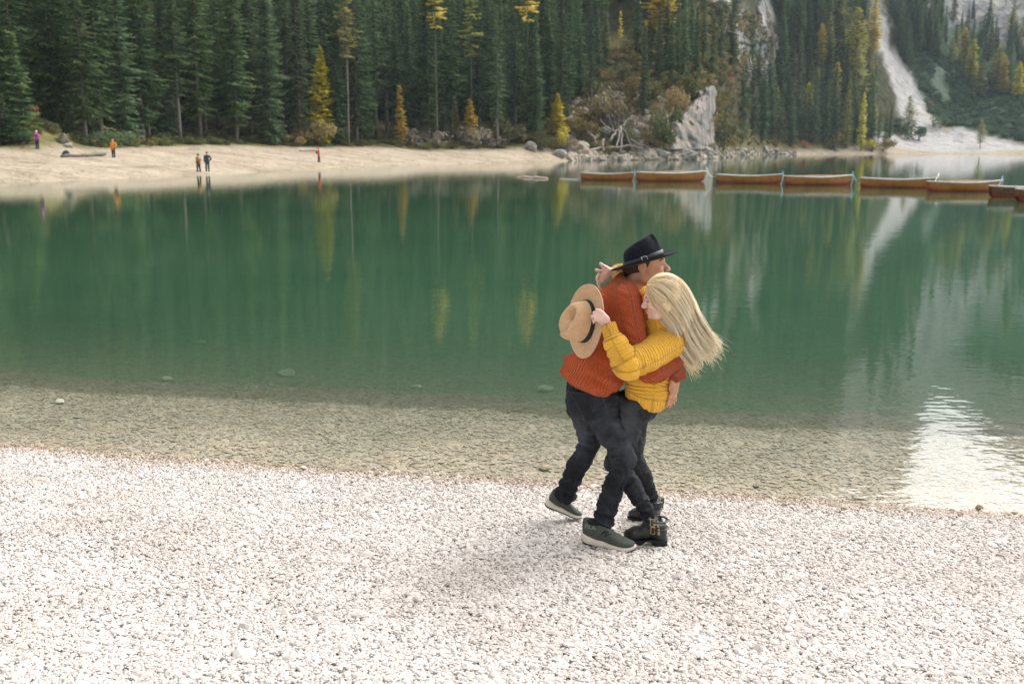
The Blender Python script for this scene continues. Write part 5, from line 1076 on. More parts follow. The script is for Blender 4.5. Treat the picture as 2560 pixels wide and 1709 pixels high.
# his right hand, hanging on the small of her back
DH = D0 - .155
body.chain([LL(1290, 545, DH), LL(1265, 650, DH), LL(1215, 930, DH)], [.026, .030, .026], .02, flat=((.6, .8, .1), .62)); body.cone(LL(1235, 660, DH), LL(1250, 940, DH + .02), .022, .020, .016, flat=((.6, .8, .1), .7)); body.cone(LL(1200, 700, DH - .01), LL(1180, 940, DH - .012), .02, .018, .016)
finger(body, [LL(1185, 930, DH - .012), LL(1130, 1080, DH - .018), LL(1078, 1220, DH - .012), LL(1050, 1338, DH + .002)], .0105, .0075)
finger(body, [LL(1215, 960, DH), LL(1180, 1110, DH - .006), LL(1145, 1250, DH), LL(1122, 1355, DH + .010)], .0105, .0078)
finger(body, [LL(1245, 970, DH + .014), LL(1225, 1110, DH + .010), LL(1212, 1205, DH + .014), LL(1218, 1285, DH + .022)], .0100, .0072)
finger(body, [LL(1270, 950, DH + .028), LL(1262, 1060, DH + .026), LL(1262, 1150, DH + .032), LL(1258, 1215, DH + .040)], .0088, .0066)
finger(body, [LL(1205, 680, DH - .016), LL(1165, 770, DH - .026), LL(1140, 850, DH - .026), LL(1126, 905, DH - .020)], .0135, .0088)
b = MB(); b.tube([LL(1136, 865, DH - .034), LL(1127, 893, DH - .030), LL(1122, 910, DH - .026)], [.003, .0058, .0035], 8, flat=.5); b.build('thumb_nail', M_NAIL, man, True)
# his left hand, flat on her far side
hb = mLw + np.array([.05, 0, -.03]); body.chain([mLw, hb], [.028, .030], .02)
for k in range(4): finger(body, [hb + [.01, -.02 + .017 * k, 0], hb + [.05, -.025 + .018 * k, -.02], hb + [.085 - .006 * abs(k - 1), -.03 + .018 * k, -.05]], .0100, .0072)
finger(body, [hb + [-.02, -.02, .01], hb + [.01, -.05, .02], hb + [.035, -.065, .015]], .012, .009)
V, Fq = body.surf(); lobj('body', V, Fq, M_SKIN, man)
# ---- sweater
sw = Field(LO, HI, .0056)
sw.chain(spN, [.150, .135, .118, .115, .070], .07); sw.chain(spF, [.150, .135, .118, .110, .065], .07); sw.cone(spN[0], spF[0], .155, .150, .06); sw.cone(spN[2], spF[2], .125, .12, .06)
sw.ell(A(315, 1135, D0 + .05), (.085, .17, .085), None, .06); sw.ell(A(470, 1265, D0 + .05), (.15, .175, .055), frame((.95, 0, -.2), (0, 0, 1)), .03)     # blouson fold over the hem
sw.cone(A(690, 540, D0 - .05), A(720, 490, D0 + .06), .075, .075, .05); sw.cone(A(690, 530, D0 + .17), A(720, 490, D0 + .06), .075, .075, .05); sw.cone(A(560, 640, D0 - .02), A(555, 700, D0 + .14), .09, .09, .07); sw.cone(A(600, 550, D0 + .06), A(690, 482, D0 + .06), .055, .055, .05)
RSL = [mRs, mRs * .5 + mRe * .5 + np.array([.0, -.01, 0]), mRe, (mRe + mRw) / 2 + np.array([0, -.02, -.012]), A(1075, 1105, D0 - .19), A(1112, 1195, D0 - .155)]; RSR = [.094, .086, .076, .066, .056, .047]
sw.chain(RSL, RSR, .045); sw.chain([mLs, mLe, mLw], [.088, .072, .05], .04)
sw.cone(A(940, 1180, D0 - .22), A(880, 1160, D0 - .25), .045, .055, .04)
sw.cone(A(735, 490, D0 + .06), A(765, 450, D0 + .05), .078, .074, .03)                                                   # collar
sw.plane_cut(A(692, 398, D0 + .05), (.74, -.10, .67), .008, A(640, 640, D0 - .045), A(960, 260, D0 + .20)); sw.cone(A(745, 490, D0 + .06), A(850, 375, D0 + .05), .060, .064, .006, 'cut')
cx = RSL[5] - RSL[4]; cx /= np.linalg.norm(cx); sw.plane_cut(RSL[5] + cx * .012, cx, .004, RSL[5] - [.05, .10, .10], RSL[5] + .10)
# hem: cut below a slanting plane
hemA, hemB = A(222, 1235, D0 + .05), A(670, 1345, D0 + .05); hd = hemB - hemA; hn = np.cross(hd, [0, 1, 0]); hn = hn if hn[2] < 0 else -hn
sw.plane_cut(hemA + [0, 0, .0], hn, .006, LO, [HI[0], HI[1], hemA[2] + .1])
V, Fq = sw.surf(); V = relax(V, Fq, 1)
gT, sT, tT = along(V, [(a + b) / 2 for a, b in zip(spN, spF)], [.2, .2, .2, .2, .15], (0, -1, 0)); gR, sR, tR = along(V, RSL, RSR, (-1, -.6, 0)); gL, sL, tL = along(V, [mLs, mLe, mLw], [.088, .072, .05], (0, 1, 0))
armR = gR < np.minimum(gT + .02, gL); 
rib = np.where(armR, tR * .09 / .0115, tT * .2 / .0155) + .35 * fbm(V[:, 0], V[:, 2], 65, 3, 11.0); row = np.where(armR, sR / .012, sT / .011)
cab = armR & (np.abs(tR + .85) < .42) & (sR < .34); rib = np.where(cab, sR / .020 + np.abs(tR + .85) * .09 / .012, rib); fold = np.where(cab, .007 * np.abs(np.sin(math.pi * sR / .055 + np.sign(tR + .85) * np.abs(tR + .85) * 4)) * np.clip(1.6 - np.abs(tR + .85) / .42 * 1.6, 0, 1), 0)
hemd = -((V - hemA) @ (hn / np.linalg.norm(hn))); low = ~armR & (hemd < .055)
fold += np.where(~armR, .010 * np.sin(hemd * 60 + 2 * np.sin(V[:, 0] * 13 + V[:, 1] * 9)) * np.exp(-((hemd - .10) / .06) ** 2), 0) - np.where(low, .016, 0) * np.clip((.055 - hemd) / .02, 0, 1)
fold += np.where(armR, .007 * np.sin(sR * 75 + 1.6 * np.sin(tR * 2)) * np.exp(-((sR - .40) / .10) ** 2), 0) + .0055 * fbm(V[:, 0] * .8 + .5 * V[:, 1], V[:, 2] * 1.5 + V[:, 0] * .4, 61, 3, 20.0)
fold += np.where(armR, .005 * np.sin(sR * 60 + 2.4 * np.sin(tR * 1.3)) * np.exp(-((sR - .60) / .08) ** 2), 0)
N = vnormals(V, Fq); V = V + N * (fold + .0011 * np.sin(6.2832 * rib))[:, None]
sweater = lobj('sweater', V, Fq, M_RED_KNIT, man, rib=rib, row=row)
# ---- jeans
def legs(Fd, h, k, a, rh, rk, rc, ra, side):
    c = k * .55 + a * .45 + side; Fd.chain([h, h * .45 + k * .55 + side * .3, k, c, a], [rh, (rh + rk) * .515, rk, rc, ra], .035)
def denim_piece(name, Fd, chains, m, parent, fade_amt=.5, folds=1.0):
    V, Fq = Fd.surf(); V = relax(V, Fq, 1); g = []; 
    for pts, rr in chains: g.append(along(V, pts, rr, (-1, -.3, 0)))
    k = np.argmin(np.stack([q[0] for q in g]), 0); S = np.choose(k, [q[1] for q in g]); TH = np.choose(k, [q[2] for q in g])
    L1 = np.choose(k, [np.linalg.norm(np.array(c[0][1]) - c[0][0]) for c in chains]); L2 = np.choose(k, [np.linalg.norm(np.array(c[0][1]) - c[0][0]) + np.linalg.norm(np.array(c[0][2]) - c[0][1]) for c in chains])
    nz = fbm(V[:, 0], V[:, 2] + V[:, 1], 71, 3, 14.0); knee = np.exp(-((S - L1 + .01) / .085) ** 2); ank = np.exp(-((S - L2 + .05) / .085) ** 2); hip = np.exp(-((S - .08) / .10) ** 2)
    crs = lambda p: 1 - 2 * np.abs(np.sin(p / 2)) ** .7                                     # rounded rolls parted by sharp creases
    d = folds * (-.014 * np.clip(crs(S * 120 + 2.6 * np.sin(TH + 1) + 2.5 * nz), -.5, 1) * .75 * knee * np.clip(.30 + .70 * np.cos(TH - .3), 0, 1) + .012 * crs(S * 105 + 2.2 * np.sin(TH * 1.0) + 2.5 * nz) * ank + .0045 * np.sin(S * 62 + 2.4 * np.sin(TH + .8) + 2 * nz) * hip + .004 * np.sin(S * 40 + 3 * np.sin(TH) + 2 * nz) + .003 * nz)
    wr = fbm(S * 1.7 + k * 3.1, TH * .055 + S * .35, 74, 4, 42.0); d = d + folds * .0060 * (.75 - 2.0 * np.abs(wr) ** .8)
    N = vnormals(V, Fq); V = V + N * d[:, None]
    fade = fade_amt * np.clip(.5 + .55 * fbm(V[:, 0], V[:, 2] * .7 + V[:, 1], 72, 4, 22.0), 0, 1) * np.exp(-((S - L1 * .55) / .20) ** 2) + .35 * fade_amt * np.clip(d / .012, 0, 1)
    seam = np.exp(-(np.abs(np.sin((TH + 1.45) / 2)) / .028) ** 2); fade = np.clip(fade + .22 * seam * (.6 + .8 * fbm(V[:, 0], V[:, 2], 73, 2, 40.0)), 0, 1)
    return lobj(name, V, Fq, m, parent, fade=fade)
je = Field(LO, HI, .0056)
mRcuff, mLcuff = B(552, 1290, D0 - .20), B(232, 1035, D0 + .285)
legs(je, mRh, mRk, mRcuff, .104, .062, .063, .062, np.array([-.012, 0, 0])); legs(je, mLh, mLk, mLcuff, .100, .064, .064, .062, np.array([-.008, 0, 0]))
je.cone(B(470, 130, D0 - .03), B(470, 130, D0 + .14), .135, .135, .05); je.cone(B(500, 150, D0 - .06), B(600, 190, D0 - .06), .10, .085, .05); je.ell(B(395, 235, D0 + .00), (.088, .10, .095), None, .05); je.ell(B(385, 240, D0 + .14), (.085, .10, .09), None, .05); je.cone(B(480, 60, D0 + .05), B(470, 140, D0 + .05), .14, .14, .04)
ax_ = (mRcuff - mRk) / np.linalg.norm(mRcuff - mRk); je.plane_cut(mRcuff + ax_ * .03, ax_, .004, mRcuff - .14, mRcuff + .14); ax2 = (mLcuff - mLk) / np.linalg.norm(mLcuff - mLk); je.plane_cut(mLcuff + ax2 * .02, ax2, .004, mLcuff - .13, mLcuff + .13)
je.plane_cut(B(480, 40, D0), (0, 0, 1), .004)
jeans = denim_piece('jeans', je, [([mRh, mRk, mRcuff], [.1, .085, .066]), ([mLh, mLk, mLcuff], [.1, .08, .066])], M_JEAN, man, .75)
# back pocket: stitched patch lying on the seat
def surf_patch(poly, d0, d1, fld, name, m, parent, th=.004, n=14, crop=B):
    """a cloth patch pressed on a field's surface: rays through a picture quadrilateral find the cloth"""
    V = []; q = [np.array(p, float) for p in poly]
    for i in range(n):
        for j in range(n):
            u, v = i / (n - 1), j / (n - 1); p = (q[0] * (1 - u) + q[1] * u) * (1 - v) + (q[3] * (1 - u) + q[2] * u) * v; best = None
            for D in np.arange(d0, d1, .004):
                w = crop(p[0], p[1], D); g = np.clip(((w - fld.lo) / fld.h).round().astype(int), 0, fld.n - 1)
                if fld.a[tuple(g)] < .004: best = w; break
            V.append(best if best is not None else (V[-1] if V else crop(p[0], p[1], (d0 + d1) / 2)))
    V = np.array(V) + np.array([0, -th, th * .3]); F_ = [(i * n + j, i * n + j + 1, (i + 1) * n + j + 1, (i + 1) * n + j) for i in range(n - 1) for j in range(n - 1)]
    n0 = len(V); V = np.concatenate([V, V + np.array([0, .012, 0])]); F_ += [tuple(k + n0 for k in reversed(f)) for f in F_]
    rg = [i * n for i in range(n)] + [(n - 1) * n + j for j in range(1, n)] + [i * n + n - 1 for i in range(n - 2, -1, -1)] + [j for j in range(n - 2, 0, -1)]; F_ += [(rg[k], rg[(k + 1) % len(rg)], rg[(k + 1) % len(rg)] + n0, rg[k] + n0) for k in range(len(rg))]
    me = mesh(name, V, F_, True); edge = np.array([1.0 if (i in (0, n - 1) or j in (0, n - 1)) else 0.0 for i in range(n) for j in range(n)] * 2); attr(me, 'fade', edge * .35 + .05); return link(name, me, m, parent)
surf_patch([(275, 128), (455, 150), (492, 372), (440, 400)], D0 - .35, D0 + .2, je, 'back_pocket', M_JEAN, jeans, th=.010)
# ---- sneakers
def lofted(sections, n=28):
    """closed skin through cross-sections (centre, side vector, up vector, half width, bottom, top, squareness)"""
    V = []; F_ = []
    for c, sv, uv, w, b0, t0, e in sections:
        c = np.array(c, float)
        for k in range(n):
            a = 2 * math.pi * k / n; ca, sa = math.cos(a), math.sin(a); x = math.copysign(abs(ca) ** e, ca) * w; z = (t0 + b0) / 2 + math.copysign(abs(sa) ** e, sa) * (t0 - b0) / 2; V.append(c + np.array(sv) * x + np.array(uv) * z)
    m = len(sections)
    for i in range(m - 1):
        for k in range(n): F_.append((i * n + k, i * n + (k + 1) % n, (i + 1) * n + (k + 1) % n, (i + 1) * n + k))
    F_.append(tuple(range(n - 1, -1, -1))); F_.append(tuple((m - 1) * n + k for k in range(n))); return V, F_
def shoe_axes(heel, toe, up=(0, 0, 1)):
    f = np.array(toe) - heel; L = np.linalg.norm(f); f /= L; u = np.array(up, float) - (np.array(up) @ f) * f; u /= np.linalg.norm(u); return f, np.cross(u, f), u, L
def sneaker(heel, toe, up, parent, ankle, bend=0.0):
    f, s, u, L = shoe_axes(heel, toe, up); x = np.linspace(0, 1, 22)
    w = L * np.interp(x, [0, .04, .12, .3, .5, .68, .82, .93, 1], [.05, .105, .13, .125, .125, .165, .165, .115, .03])
    lift = lambda t: L * (bend * max(0, .62 - t) ** 1.6 + .05 * max(0, (t - .78) / .22) ** 2 + .03 * max(0, (.1 - t) / .1) ** 2)
    tp = L * np.interp(x, [0, .1, .2, .3, .42, .55, .7, .85, 1], [.20, .185, .155, .125, .135, .105, .10, .085, .075]); bt = L * .012 * np.sin(x * 55) * 0
    e = empty('shoe', (0, 0, 0)); e.parent = parent
    V, F_ = lofted([(np.array(heel) + f * L * t + u * lift(t), s, u, wi, bo, to, .55) for t, wi, bo, to in zip(x, w, bt, tp)]); so = link('sole', mesh('sole', V, F_, True), M_SOLE, e)
    V, F_ = lofted([(np.array(heel) + f * L * t + u * lift(t), s, u, wi * .985, -.004, .010, .55) for t, wi in zip(x, w)]); link('tread', mesh('tread', V, F_, True), M_RUB, so)
    x2 = np.linspace(.045, .975, 22); w2 = L * np.interp(x2, [.045, .12, .3, .5, .68, .82, .93, .975], [.085, .105, .10, .105, .135, .135, .09, .05]); t2 = L * np.interp(x2, [.045, .1, .2, .32, .42, .55, .7, .85, .94, .975], [.44, .47, .43, .42, .40, .315, .235, .18, .14, .11])
    V, F_ = lofted([(np.array(heel) + f * L * t + u * lift(t), s, u, wi, L * .06, to, .85) for t, wi, to in zip(x2, w2, t2)]); up_ = link('upper', mesh('upper', V, F_, True), M_SHOE, e)
    V, F_ = lofted([(np.array(heel) + f * L * .24 + u * (lift(.24) + L * h), f, s, L * .155, -L * .088, L * .088, 1.0) for h in (.40, .455)], 20); link('collar_lining', mesh('collar_lining', V, F_, True), M_LACE, up_)
    def on(t, ang):
        i = np.interp(t, x2, np.arange(22)); wi = np.interp(t, x2, w2); to = np.interp(t, x2, t2); b0 = L * .06; ca, sa = math.cos(ang), math.sin(ang)
        return np.array(heel) + f * L * t + u * (lift(t) + (to + b0) / 2 + math.copysign(abs(sa) ** .85, sa) * (to - b0) / 2) + s * math.copysign(abs(ca) ** .85, ca) * wi
    for sg in (1, -1):
        for (t0, t1) in ((.40, .50), (.40, .53), (.47, .53), (.47, .58)):
            b = MB(); b.tube([Vector(on(t0 + (t1 - t0) * q, (math.pi if sg > 0 else 0) * 1 + (-1 if sg > 0 else 1) * (.05 + 1.1 * q)) + s * (-sg) * .002 + u * .002) for q in np.linspace(0, 1, 7)], .0022, 5); b.build('elastic_cord', M_LACE, up_)
    return e, on, (f, s, u, L)
hR, tR_ = G(1456, 1357), G(1590, 1377); 
shR, onR, axR = sneaker(hR + [0, 0, .004], tR_ + [0, 0, .0], (0, -.10, 1), man, mRa, .10)
hL = B(70, 1095, D0 + .30); bl = G(1452, 1301); tL_ = bl + np.array([.0, 0, .010]); upv = np.cross(tL_ - hL, [0, 1, 0]); upv = upv if upv[2] > 0 else -upv
shL, onL, axL = sneaker(hL, tL_, upv, man, mLa, -.0)
# the word on the heel of the near shoe
fc = bpy.data.curves.new('lettering', 'FONT'); fc.body = 'FILA'; fc.size = .036; fc.extrude = .0009; fc.align_x = 'CENTER'; fc.align_y = 'CENTER'; fc.shear = .0
fo = bpy.data.objects.new('lettering', fc); COL.objects.link(fo); fo.data.materials.append(M_GREY_PRINT); fo.parent = shR
f_, s_, u_, L_ = axR; c_ = onR(.20, math.pi) if (onR(.20, math.pi)[1] < onR(.20, 0)[1]) else onR(.20, 0)
zx = np.array([f_[0], f_[1], f_[2]]); zn = np.array([0, -1, .12]); zn = zn - (zn @ zx) * zx; zn /= np.linalg.norm(zn); zy = np.cross(zn, zx)
Mx = Matrix(((zx[0], zy[0], zn[0], 0), (zx[1], zy[1], zn[1], 0), (zx[2], zy[2], zn[2], 0), (0, 0, 0, 1))); cc_ = c_ + zn * .0035 + u_ * .035 - zx * .0; Mx.translation = Vector(cc_)
bpy.context.view_layer.update(); lm_ = bpy.data.meshes.new_from_object(fo.evaluated_get(bpy.context.evaluated_depsgraph_get())); bpy.data.objects.remove(fo); lm_.transform(Mx); lm_.materials.clear(); link('lettering', lm_, M_GREY_PRINT, shR)

# ---- hats
def hat(name, M, felt, band_m, parent=None, h=.112, a=.100, b=.082, brim=(.185, .165), buckle=False, curl=.018, dip=.0):
    """felt hat in its own axes: x front, z up; teardrop crown with a pinch, oval brim, band"""
    n = 56; V = []; F_ = []; rows = []
    def P3(p): return tuple(M @ Vector(p))
    def crown(th, t):                      # t 0 base .. 1 rim of the top
        k = 1 - .16 * t ** 1.3; x = a * k * math.cos(th); y = b * k * math.sin(th) * (1 - .10 * t * max(0, math.cos(th)) ** 2)
        pinch = .020 * t * math.exp(-((abs(math.sin(th)) - .62) / .22) ** 2) * (1 if math.cos(th) > 0 else 0); y -= math.copysign(pinch, math.sin(th)) * 1.1
        return x, y, h * t * (1 + .0 * math.cos(th)) + (.014 * math.cos(th) - .008 * (1 - math.cos(th)) ** 2 * .5) * t
    for t in np.concatenate([np.linspace(0, .72, 8), [.80, .87, .93, .97, 1.0]]):
        r_ = []
        for k in range(n):
            x, y, z = crown(2 * math.pi * k / n, t); q = 1 - .13 * max(0, (t - .72) / .28) ** 2.2; r_.append(len(V)); V.append(P3((x * q, y * q, z)))
        rows.append(r_)
    for q in (.80, .62, .42, .22, .06):     # top, sinking to a crease along the middle
        r_ = []
        for k in range(n):
            th = 2 * math.pi * k / n; x, y, z = crown(th, 1.0); x *= .87 * q ** .9; y *= .87 * q; dent = .034 * math.exp(-(y / .030) ** 2) * (1 - .3 * max(0, x / a)) * min(1, (1 - q) * 3.2) + .0
            sd_ = .016 * math.exp(-((x - .05) / .03) ** 2 - ((abs(y) - .045) / .018) ** 2); r_.append(len(V)); V.append(P3((x, y, z + .006 * (1 - q) - dent - sd_)))
        rows.append(r_)
    for i in range(len(rows) - 1):
        for k in range(n): F_.append((rows[i][k], rows[i][(k + 1) % n], rows[i + 1][(k + 1) % n], rows[i + 1][k]))
    F_.append(tuple(rows[-1]))
    br = [];                                # brim, with thickness
    for j, (q, dz) in enumerate([(0, .0), (.12, -.001), (.5, 0), (.9, 0), (1.0, .001), (1.0, -.005), (.9, -.006), (.5, -.006), (.1, -.006), (0, -.004)]):
        r_ = []
        for k in range(n):
            th = 2 * math.pi * k / n; c, s = math.cos(th), math.sin(th); x = (a + (brim[0] - a) * q) * c; y = (b + (brim[1] - b) * q) * s
            z = curl * q ** 2 * s * s - dip * q * c * c + .004 * math.sin(2 * th + .6) * q; r_.append(len(V)); V.append(P3((x, y, z + dz)))
        br.append(r_)
    for i in range(len(br) - 1):
        for k in range(n): F_.append((br[i][k], br[i + 1][k], br[i + 1][(k + 1) % n], br[i][(k + 1) % n]))
    o = link(name, mesh(name, V, F_, True), felt, parent)
    V = []; F_ = []; lv = [(.030, .003), (.20, .0034), (.22, .001), (.02, .001)] if not buckle else [(.02, .0035), (.25, .0045), (.27, .001), (.01, .001)]
    for (t, g) in lv:
        for k in range(n):
            th = 2 * math.pi * k / n; x, y, z = crown(th, t); l = math.hypot(x, y); V.append(P3((x * (1 + g / l), y * (1 + g / l), z)))
    for i in range(4):
        for k in range(n): F_.append((i * n + k, i * n + (k + 1) % n, ((i + 1) % 4) * n + (k + 1) % n, ((i + 1) % 4) * n + k))
    link('hat_band', mesh('hat_band', V, F_, True), band_m, o)
    if buckle:
        th = R(-88); x, y, z = crown(th, .14); t_ = MB(); q = []
        for k in range(17):
            w = k / 16 * 2 * math.pi; dx = .017 * math.cos(w); dz = .0135 * math.copysign(abs(math.sin(w)) ** .7, math.sin(w)); dx = max(dx, -.012); q.append(P3((x + dx, y - .006 , z + dz)))
        t_.tube(q, .0020, 6); t_.tube([P3((x - .012, y - .0062, z - .015)), P3((x - .012, y - .0062, z + .015))], .0021, 6); t_.build('buckle', M_METAL, o, True)
    return o
def placed_axes(c, fwd, up, k=1.0):
    q = frame(fwd, up); return Matrix(((q[0][0] * k, q[1][0] * k, q[2][0] * k, c[0]), (q[0][1] * k, q[1][1] * k, q[2][1] * k, c[1]), (q[0][2] * k, q[1][2] * k, q[2][2] * k, c[2]), (0, 0, 0, 1)))
hc = A(848, 288, D0 + .05); hat('hat', placed_axes(hc, (.955, -.10, .30), (-.30, .075, .95), 1.10), M_FELT_B, M_BAND_B, man, h=.112, a=.108, b=.088, brim=(.182, .165), buckle=True, curl=.016)
# short hair showing under the hat
hf = Field(mhc - .2, mhc + .2, .005); hf.ell(mhc + 1.16 * (mQ[0] * -.022 + mQ[2] * .030), np.array([.098, .080, .094]) * 1.16, mQ, .01); hf.cone(mhc + mQ[0] * -.085 + mQ[2] * .0, mhc + mQ[0] * -.075 + mQ[2] * -.075, .055, .036, .03); 
for s_ in (-1, 1): hf.cone(mhc + mQ[0] * .020 + mQ[1] * .068 * s_ + mQ[2] * .05, mhc + mQ[0] * .014 + mQ[1] * .078 * s_ + mQ[2] * .0, .022, .010, .01)
hf.ell(mhc + 1.16 * (mQ[0] * .075 + mQ[2] * -.035), np.array([.078, .12, .085]) * 1.16, mQ, .004, 'cut')
for s_ in (-1, 1): hf.ell(mhc + 1.16 * (mQ[0] * -.008 + mQ[1] * .088 * s_ + mQ[2] * -.008), np.array([.026, .03, .036]) * 1.16, mQ, .004, 'cut')
hf.plane_cut(A(848, 288, D0 + .05) + hatU * .012, hatU, .004); V, Fq = hf.surf(); lobj('hair', V, Fq, M_HAIRM, man)
def fpt(c, Q, k, a, b, d): return np.array(c) + k * (Q[0] * a + Q[1] * b + Q[2] * d)
for s_ in (-1, 1):
    b = MB(); b.tube([fpt(mhc, mQ, 1.16, .090, .016 * s_, .021), fpt(mhc, mQ, 1.16, .088, .032 * s_, .027), fpt(mhc, mQ, 1.16, .076, .048 * s_, .020)], [.004, .0045, .002], 6); b.build('eyebrow', M_BROWB, man, True)
    b = MB(); b.tube([fpt(mhc, mQ, 1.16, .087, .020 * s_, .001), fpt(mhc, mQ, 1.16, .0885, .031 * s_, -.001), fpt(mhc, mQ, 1.16, .081, .044 * s_, .001)], [.0016, .0024, .0014], 6); b.build('closed_eyelid', M_DARKLINE, man, True)
b = MB(); b.tube([fpt(mhc, mQ, 1.16, .092, -.02, -.064), fpt(mhc, mQ, 1.16, .101, 0, -.063), fpt(mhc, mQ, 1.16, .092, .02, -.064)], .0035, 6); b.build('mouth', M_LIP, man, True)

# ================================================================ the woman
DW = 5.68
wom = empty('person', tuple(G(1610, 1356))); tag(wom, 'blonde woman in mustard sweater holding the tan hat, leaning against the man', 'person', 'the dancing couple on the beach')
wN = [A(880, 1330, DW - .07), A(885, 1210, DW - .06), A(950, 1040, DW - .07), A(985, 920, DW - .07), A(985, 860, DW - .05)]; wF = [A(880, 1330, DW + .10), A(885, 1210, DW + .10), A(950, 1040, DW + .12), A(985, 920, DW + .14), A(985, 850, DW + .14)]
wLs, wLe, wLw = A(1030, 935, DW - .15), A(715, 1110, DW - .38), A(562, 800, DW - .31)
wRs, wRe, wRw = A(1010, 860, DW + .22), A(820, 545, DW + .33), A(632, 370, DW + .20)
whc = A(985, 572, DW - .20); wQ = frame((-.97, -.06, -.20), (.16, -.02, 1))
wLh, wRh = B(850, 250, DW - .08), B(848, 245, DW + .10); wLk, wLa = B(672, 745, DW - .02), B(955, 1175, DW - .11); wRk, wRa = B(828, 690, DW + .16), B(985, 1030, DW + .24)
al = np.array([wLe, wLw, whc, wLa, wRa, wRw, A(440, 720, DW), wRs, B(1080, 1300, DW), A(470, 320, DW + .2)]); LO2 = al.min(0) - [.14, .14, .16]; HI2 = al.max(0) + [.16, .2, .2]
bd = Field(LO2, HI2, .005)
bd.chain(wN, [.085, .075, .08, .07, .045], .05); bd.chain(wF, [.085, .075, .08, .07, .045], .05); bd.cone(wN[0], wF[0], .10, .10, .05)
bd.cone(A(985, 830, DW + .0), A(985, 700, DW - .12), .05, .046, .04); bd.cone(A(985, 700, DW - .12), whc, .046, .05, .04); head(bd, whc, wQ, 1.0, False, ())
bd.chain([wLs, wLe, wLw], [.046, .038, .024], .03); bd.chain([wRs, wRe, wRw], [.046, .038, .025], .03); bd.chain([wLh, wLk, wLa], [.065, .045, .028], .04); bd.chain([wRh, wRk, wRa], [.065, .042, .026], .04)
# left hand closing on the brim of the tan hat
DA = DW - .33
bd.chain([wLw, HH(670, 890, DA), HH(628, 838, DA)], [.025, .027, .026], .02, flat=((.1, 1, .1), .75)); bd.cone(HH(700, 880, DA), HH(620, 795, DA), .018, .017, .014); bd.cone(HH(660, 905, DA), HH(585, 880, DA), .016, .015, .014)
for (m_, p_, t_) in [((632, 782), (572, 752), (556, 800)), ((605, 812), (532, 790), (522, 838)), ((590, 848), (508, 842), (512, 884)), ((588, 888), (528, 905), (530, 935))]:
    finger(bd, [HH(*m_, DA - .006), HH((m_[0] + p_[0]) / 2 - 4, (m_[1] + p_[1]) / 2 - 4, DA - .014), HH(*p_, DA - .006), HH(p_[0] + 2, p_[1] + 10, DA + .020), HH(*t_, DA + .042)], .0092, .0066)
finger(bd, [HH(650, 800, DA + .012), HH(620, 760, DA + .030), HH(590, 765, DA + .045)], .011, .0085)
# right hand, palm open behind his neck
DB = DW + .20
bd.chain([wRw, HH(790, 232, DB), HH(705, 235, DB), HH(648, 262, DB)], [.026, .024, .030, .028], .02, flat=((.1, 1, -.1), .68)); bd.cone(HH(715, 270, DB), HH(632, 340, DB), .024, .020, .018, flat=((.1, 1, -.1), .75)); bd.cone(HH(720, 200, DB - .01), HH(690, 165, DB - .012), .022, .017, .018)
finger(bd, [HH(700, 170, DB - .012), HH(664, 145, DB - .020), HH(640, 122, DB - .024), HH(622, 103, DB - .024)], .0125, .0085)
finger(bd, [HH(640, 218, DB), HH(602, 212, DB - .022), HH(576, 200, DB - .034), HH(560, 194, DB - .044)], .0105, .0085)
finger(bd, [HH(625, 262, DB), HH(590, 275, DB - .012), HH(574, 305, DB - .014), HH(575, 335, DB - .008)], .0098, .0075)
finger(bd, [HH(622, 310, DB + .004), HH(590, 345, DB - .006), HH(590, 385, DB - .008), HH(612, 420, DB - .004)], .0095, .0072)
finger(bd, [HH(640, 350, DB + .008), HH(606, 392, DB + .0), HH(606, 430, DB - .002), HH(624, 464, DB + .002)], .0088, .0062)
V, Fq = bd.surf(); lobj('body', V, Fq, M_SKINF, wom)
for p in (HH(505, 848, DA - .012), HH(528, 800, DA - .011)):
    pass
# ---- mustard sweater
ys = Field(LO2, HI2, .0056)
ys.chain(wN, [.118, .112, .118, .108, .070], .06); ys.chain(wF, [.112, .108, .115, .105, .07], .06); ys.cone(A(862, 1350, DW - .06), A(862, 1350, DW + .09), .122, .118, .04); ys.cone(A(885, 1240, DW - .05), A(885, 1240, DW + .08), .122, .118, .05)
ys.cone(A(990, 860, DW - .02), A(945, 775, DW - .09), .085, .078, .04); ys.cone(A(950, 775, DW - .10), A(962, 735, DW - .12), .078, .072, .02)
LSL = [wLs, wLs * .5 + wLe * .5 + np.array([0, -.015, -.006]), wLe, wLe * .45 + wLw * .55 + np.array([-.006, -.01, 0]), A(590, 865, DW - .33)]; LSR = [.098, .086, .082, .064, .050]
ys.chain(LSL, LSR, .045); ys.cone(A(590, 865, DW - .33), A(556, 790, DW - .312), .048, .054, .012)
RRL = [wRs, wRe, wRw + np.array([.03, 0, -.01])]; ys.chain(RRL, [.085, .068, .052], .04); ys.cone(RRL[2], wRw, .05, .048, .01)
cx = (wLw - wLe) / np.linalg.norm(wLw - wLe); ys.plane_cut(A(560, 800, DW - .312) + cx * .012, cx, .004, wLw - .10, wLw + .12); cx = (wRw - wRe) / np.linalg.norm(wRw - wRe); ys.plane_cut(wRw + cx * .01, cx, .004, wRw - .09, wRw + .09)
ha, hb_ = A(700, 1365, DW), A(1030, 1425, DW); hd = hb_ - ha; hn = np.cross(hd, [0, 1, 0]); hn = hn if hn[2] < 0 else -hn; hn = hn / np.linalg.norm(hn); hn = hn + np.array([0, .12, 0]); ys.plane_cut(ha + [0, .03, 0], hn, .006, [A(640, 1300, DW)[0], LO2[1], LO2[2]], [HI2[0], HI2[1], ha[2] + .12])
V, Fq = ys.surf(); V = relax(V, Fq, 1)
